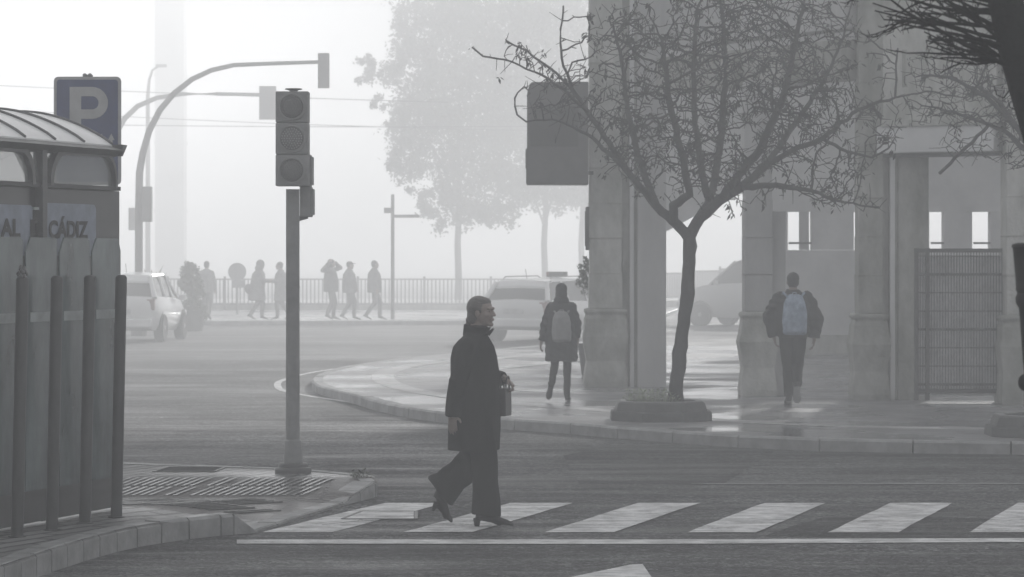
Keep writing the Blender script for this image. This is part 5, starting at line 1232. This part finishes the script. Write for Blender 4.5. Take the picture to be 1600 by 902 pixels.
def pack(parent_t, label, S, m, z0, z1, wd, dep, x, straps=M['coat'], y=0):
    t = thing('backpack', label, 'backpack', (0,0,0)); t.location = parent_t.matrix_basis @ S((x, y, z0)); t.rotation_euler = parent_t.rotation_euler
    h = (S((0,0,z1))-S((0,0,z0))).z; b = MB(); rings = []
    for u, w_, d_ in ((0,.80,.7),(.05,.95,.95),(.3,1,1.1),(.6,.95,1.0),(.8,.85,.85),(.93,.65,.6),(1,.35,.3)):
        ring = []
        for k in range(20):
            a = 2*math.pi*k/20; c, s_ = math.cos(a), math.sin(a); ring.append((-dep*.5*d_+dep*.5*d_*math.copysign(abs(c)**.7, c), wd/2*w_*math.copysign(abs(s_)**.6, s_), u*h))
        rings.append(ring)
    b.loft(rings); b.build('bag_body', m, t, remesh=.008, sm=3, disp=fold(.004, 25, 2))
    b = MB(); b.loft([[(-dep*.98-.03*v, wd*.36*w_*yy, h*(.08+.36*u)) for yy, v in ((-1,0),(-.9,1),(.9,1),(1,0))] for u, w_ in ((0,.9),(.1,1),(.9,1),(1,.9))]); b.build('pocket', m, t, bevel=.01)
    for sy in (-1, 1): b = MB(); b.path([(-.01, sy*wd*.3, h*.95), (.05, sy*wd*.42, h*1.04), (.12, sy*wd*.45, h*.98), (.2, sy*wd*.5, h*.7)], .014, 6); b.build('strap', m, t, smooth=60)
    b = MB(); b.path([(-.03, -.03, h*.98), (-.03, -.02, h*1.04), (-.03, .02, h*1.04), (-.03, .03, h*.98)], .007, 6); b.build('grab_loop', m, t)
    return t
# woman with pale backpack, walking away
Y2 = 38.6
wl = {'R': ((0,-.08,.88), (.06,-.085,.48), (.03,-.085,.09), (.17,-.1,.025)), 'L': ((0,.08,.88), (.0,.095,.5), (-.26,.15,.24), (-.23,.175,.11))}
wa = {'L': ((0,.165,1.37), (-.02,.235,1.10), (-.0,.285,.86)), 'R': ((0,-.165,1.37), (-.03,-.225,1.12), (.03,-.235,.9))}
ft, S = figure('woman in a knee-length dark coat walking away with a pale rucksack beside the left pier', (XX(877, Y2), Y2, KZ+.002), R(90), 1.52, .009, wl, wa,
  [(.58,0,0,.16,.235),(.75,-.01,0,.165,.235),(.95,-.01,0,.16,.215),(1.12,-.01,0,.155,.21),(1.28,-.02,0,.15,.205),(1.38,-.02,0,.12,.165),(1.44,-.02,0,.085,.1),(1.5,-.02,0,.09,.09)], .064, M['jacket_g'], M['trouser'], 'long', M['hair_d'], puff=.006, trw=.82)
pack(ft, 'pale grey drawstring rucksack on the back of the woman in the knee-length coat', S, M['pack_g'], .86, 1.30, .25, .13, -.165)
# man with light-blue backpack
Y3 = 37.9
ml = {'L': ((0,.08,.9), (.08,.06,.5), (.03,.05,.09), (.17,.055,.025)), 'R': ((0,-.08,.9), (.03,-.06,.5), (-.20,-.035,.25), (-.17,-.035,.11))}
ma_ = {'L': ((0,.19,1.37), (-.03,.30,1.12), (.03,.24,.86)), 'R': ((0,-.19,1.37), (-.03,-.30,1.10), (.0,-.275,.84))}
ft, S = figure('man in a puffy dark jacket walking away between the piers with a light blue backpack', (XX(1239, Y3), Y3, KZ+.002), R(90), 1.66, .009, ml, ma_,
  [(.86,0,0,.15,.185),(.9,-.0,0,.175,.215),(1.05,-.01,0,.175,.225),(1.2,-.01,0,.17,.235),(1.32,-.02,0,.155,.225),(1.4,-.02,0,.12,.17),(1.45,-.02,0,.085,.1),(1.48,-.02,0,.075,.08)], .095, M['jacket'], M['trouser'], 'short', M['hair_d'], shoe_m=M['sole'], puff=.009, trw=1.05)
pack(ft, 'light blue mottled backpack on the back of the man in the puffy jacket', S, M['pack_b'], .9, 1.42, .31, .17, -.165)
# far walkers
def walk(f, y=.085): 
    return {'L': ((0,y,.9), (.06+.1*f,y,.49), (.14*f+.0,y,.10), (.14*f+.14,y,.03)), 'R': ((0,-y,.9), (.05-.04*f,-y,.49), (-.22*f,-y,.14), (-.22*f+.11,-y,.05))}
cz = [(.55,0,0,.25,.26),(.9,0,0,.22,.22),(1.15,0,0,.21,.225),(1.32,-.01,0,.18,.21),(1.41,-.01,0,.11,.15),(1.47,-.01,0,.08,.09)]
jz = [(.78,0,0,.2,.22),(.95,0,0,.21,.225),(1.15,0,0,.2,.23),(1.32,-.01,0,.175,.22),(1.41,-.01,0,.11,.15),(1.47,-.01,0,.08,.09)]
FY = 88.0; g = 'far walkers in the fog'
def fw(label, pxx, H, rz, **k): k.setdefault('tm', M['jeans']); return figure(label, (XX(pxx, k.pop('Y', FY)), k.pop('Y2', FY), KZ), rz, H, .018, group=g, **k)
fw('walker in a plain jacket standing just right of the dark bush', 323, 1.72, R(75), legs=walk(.3), coat=jz, cm=M['anorak'])
t1_, S1 = fw('hooded walker in a long coat left of the signal post', 402, 1.74, R(10), legs=walk(1), coat=cz, cm=M['anorak_d'], hair='hood', lean=.12, arms={'R': ((0,-.18,1.36),(.1,-.2,1.12),(.34,-.12,1.12)), 'L': ((0,.18,1.36),(.1,.2,1.12),(.32,.12,1.1))})
b = MB(); bgp = t1_.matrix_basis @ Vector((-.27, -.1, .78)); b.ell((0,0,.13), (.11,.07,.15), n=16, m=10); o = b.build('shoulder_bag', M['bag'], smooth=60); o.location = bgp; tag(o, 'dark bag slung behind the hooded walker left of the signal post', 'bag')
fw('walker mostly hidden by the signal post facing the hooded one', 441, 1.7, R(185), legs=walk(1), coat=cz, cm=M['anorak'], lean=.1, arms={'R': ((0,-.18,1.36),(.08,-.2,1.12),(.3,-.12,1.13)), 'L': ((0,.18,1.36),(.1,.2,1.12),(.3,.1,1.12))})
fw('walker with both elbows raised to the head', 517, 1.78, R(5), legs=walk(.5), coat=jz, cm=M['anorak_d'], hair='long', arms={'L': ((0,.18,1.38),(.28,.28,1.45),(.1,.12,1.62)), 'R': ((0,-.18,1.38),(-.24,-.3,1.38),(-.04,-.12,1.62))})
fw('walker in a peaked cap beside the one with raised elbows', 546, 1.72, R(8), legs=walk(1), coat=jz, cm=M['anorak'], hair='cap', arms={'R': ((0,-.18,1.38),(-.13,-.22,1.14),(.02,-.2,.93)), 'L': ((0,.18,1.38),(.08,.22,1.12),(.2,.2,.92))})
fw('broad walker striding right nearest the slim direction post', 585, 1.74, R(12), legs=walk(1.2), coat=jz, cm=M['anorak_d'], sleeve=.075)

# ================================================================== HAZE
hz = MB(); hz.box((0, 285, 9.4), (1300, 770, 20.8)); hm_ = bpy.data.materials.new('haze'); hm_.use_nodes = True; nt = hm_.node_tree; nt.nodes.clear()
pv = nt.nodes.new('ShaderNodeVolumePrincipled'); pv.inputs['Color'].default_value = (.975, .985, 1, 1); pv.inputs['Density'].default_value = HAZE_DENSITY; pv.inputs['Anisotropy'].default_value = HAZE_G
mo_ = nt.nodes.new('ShaderNodeOutputMaterial'); nt.links.new(pv.outputs[0], mo_.inputs['Volume'])
hz.build('haze', hm_, kind='stuff')
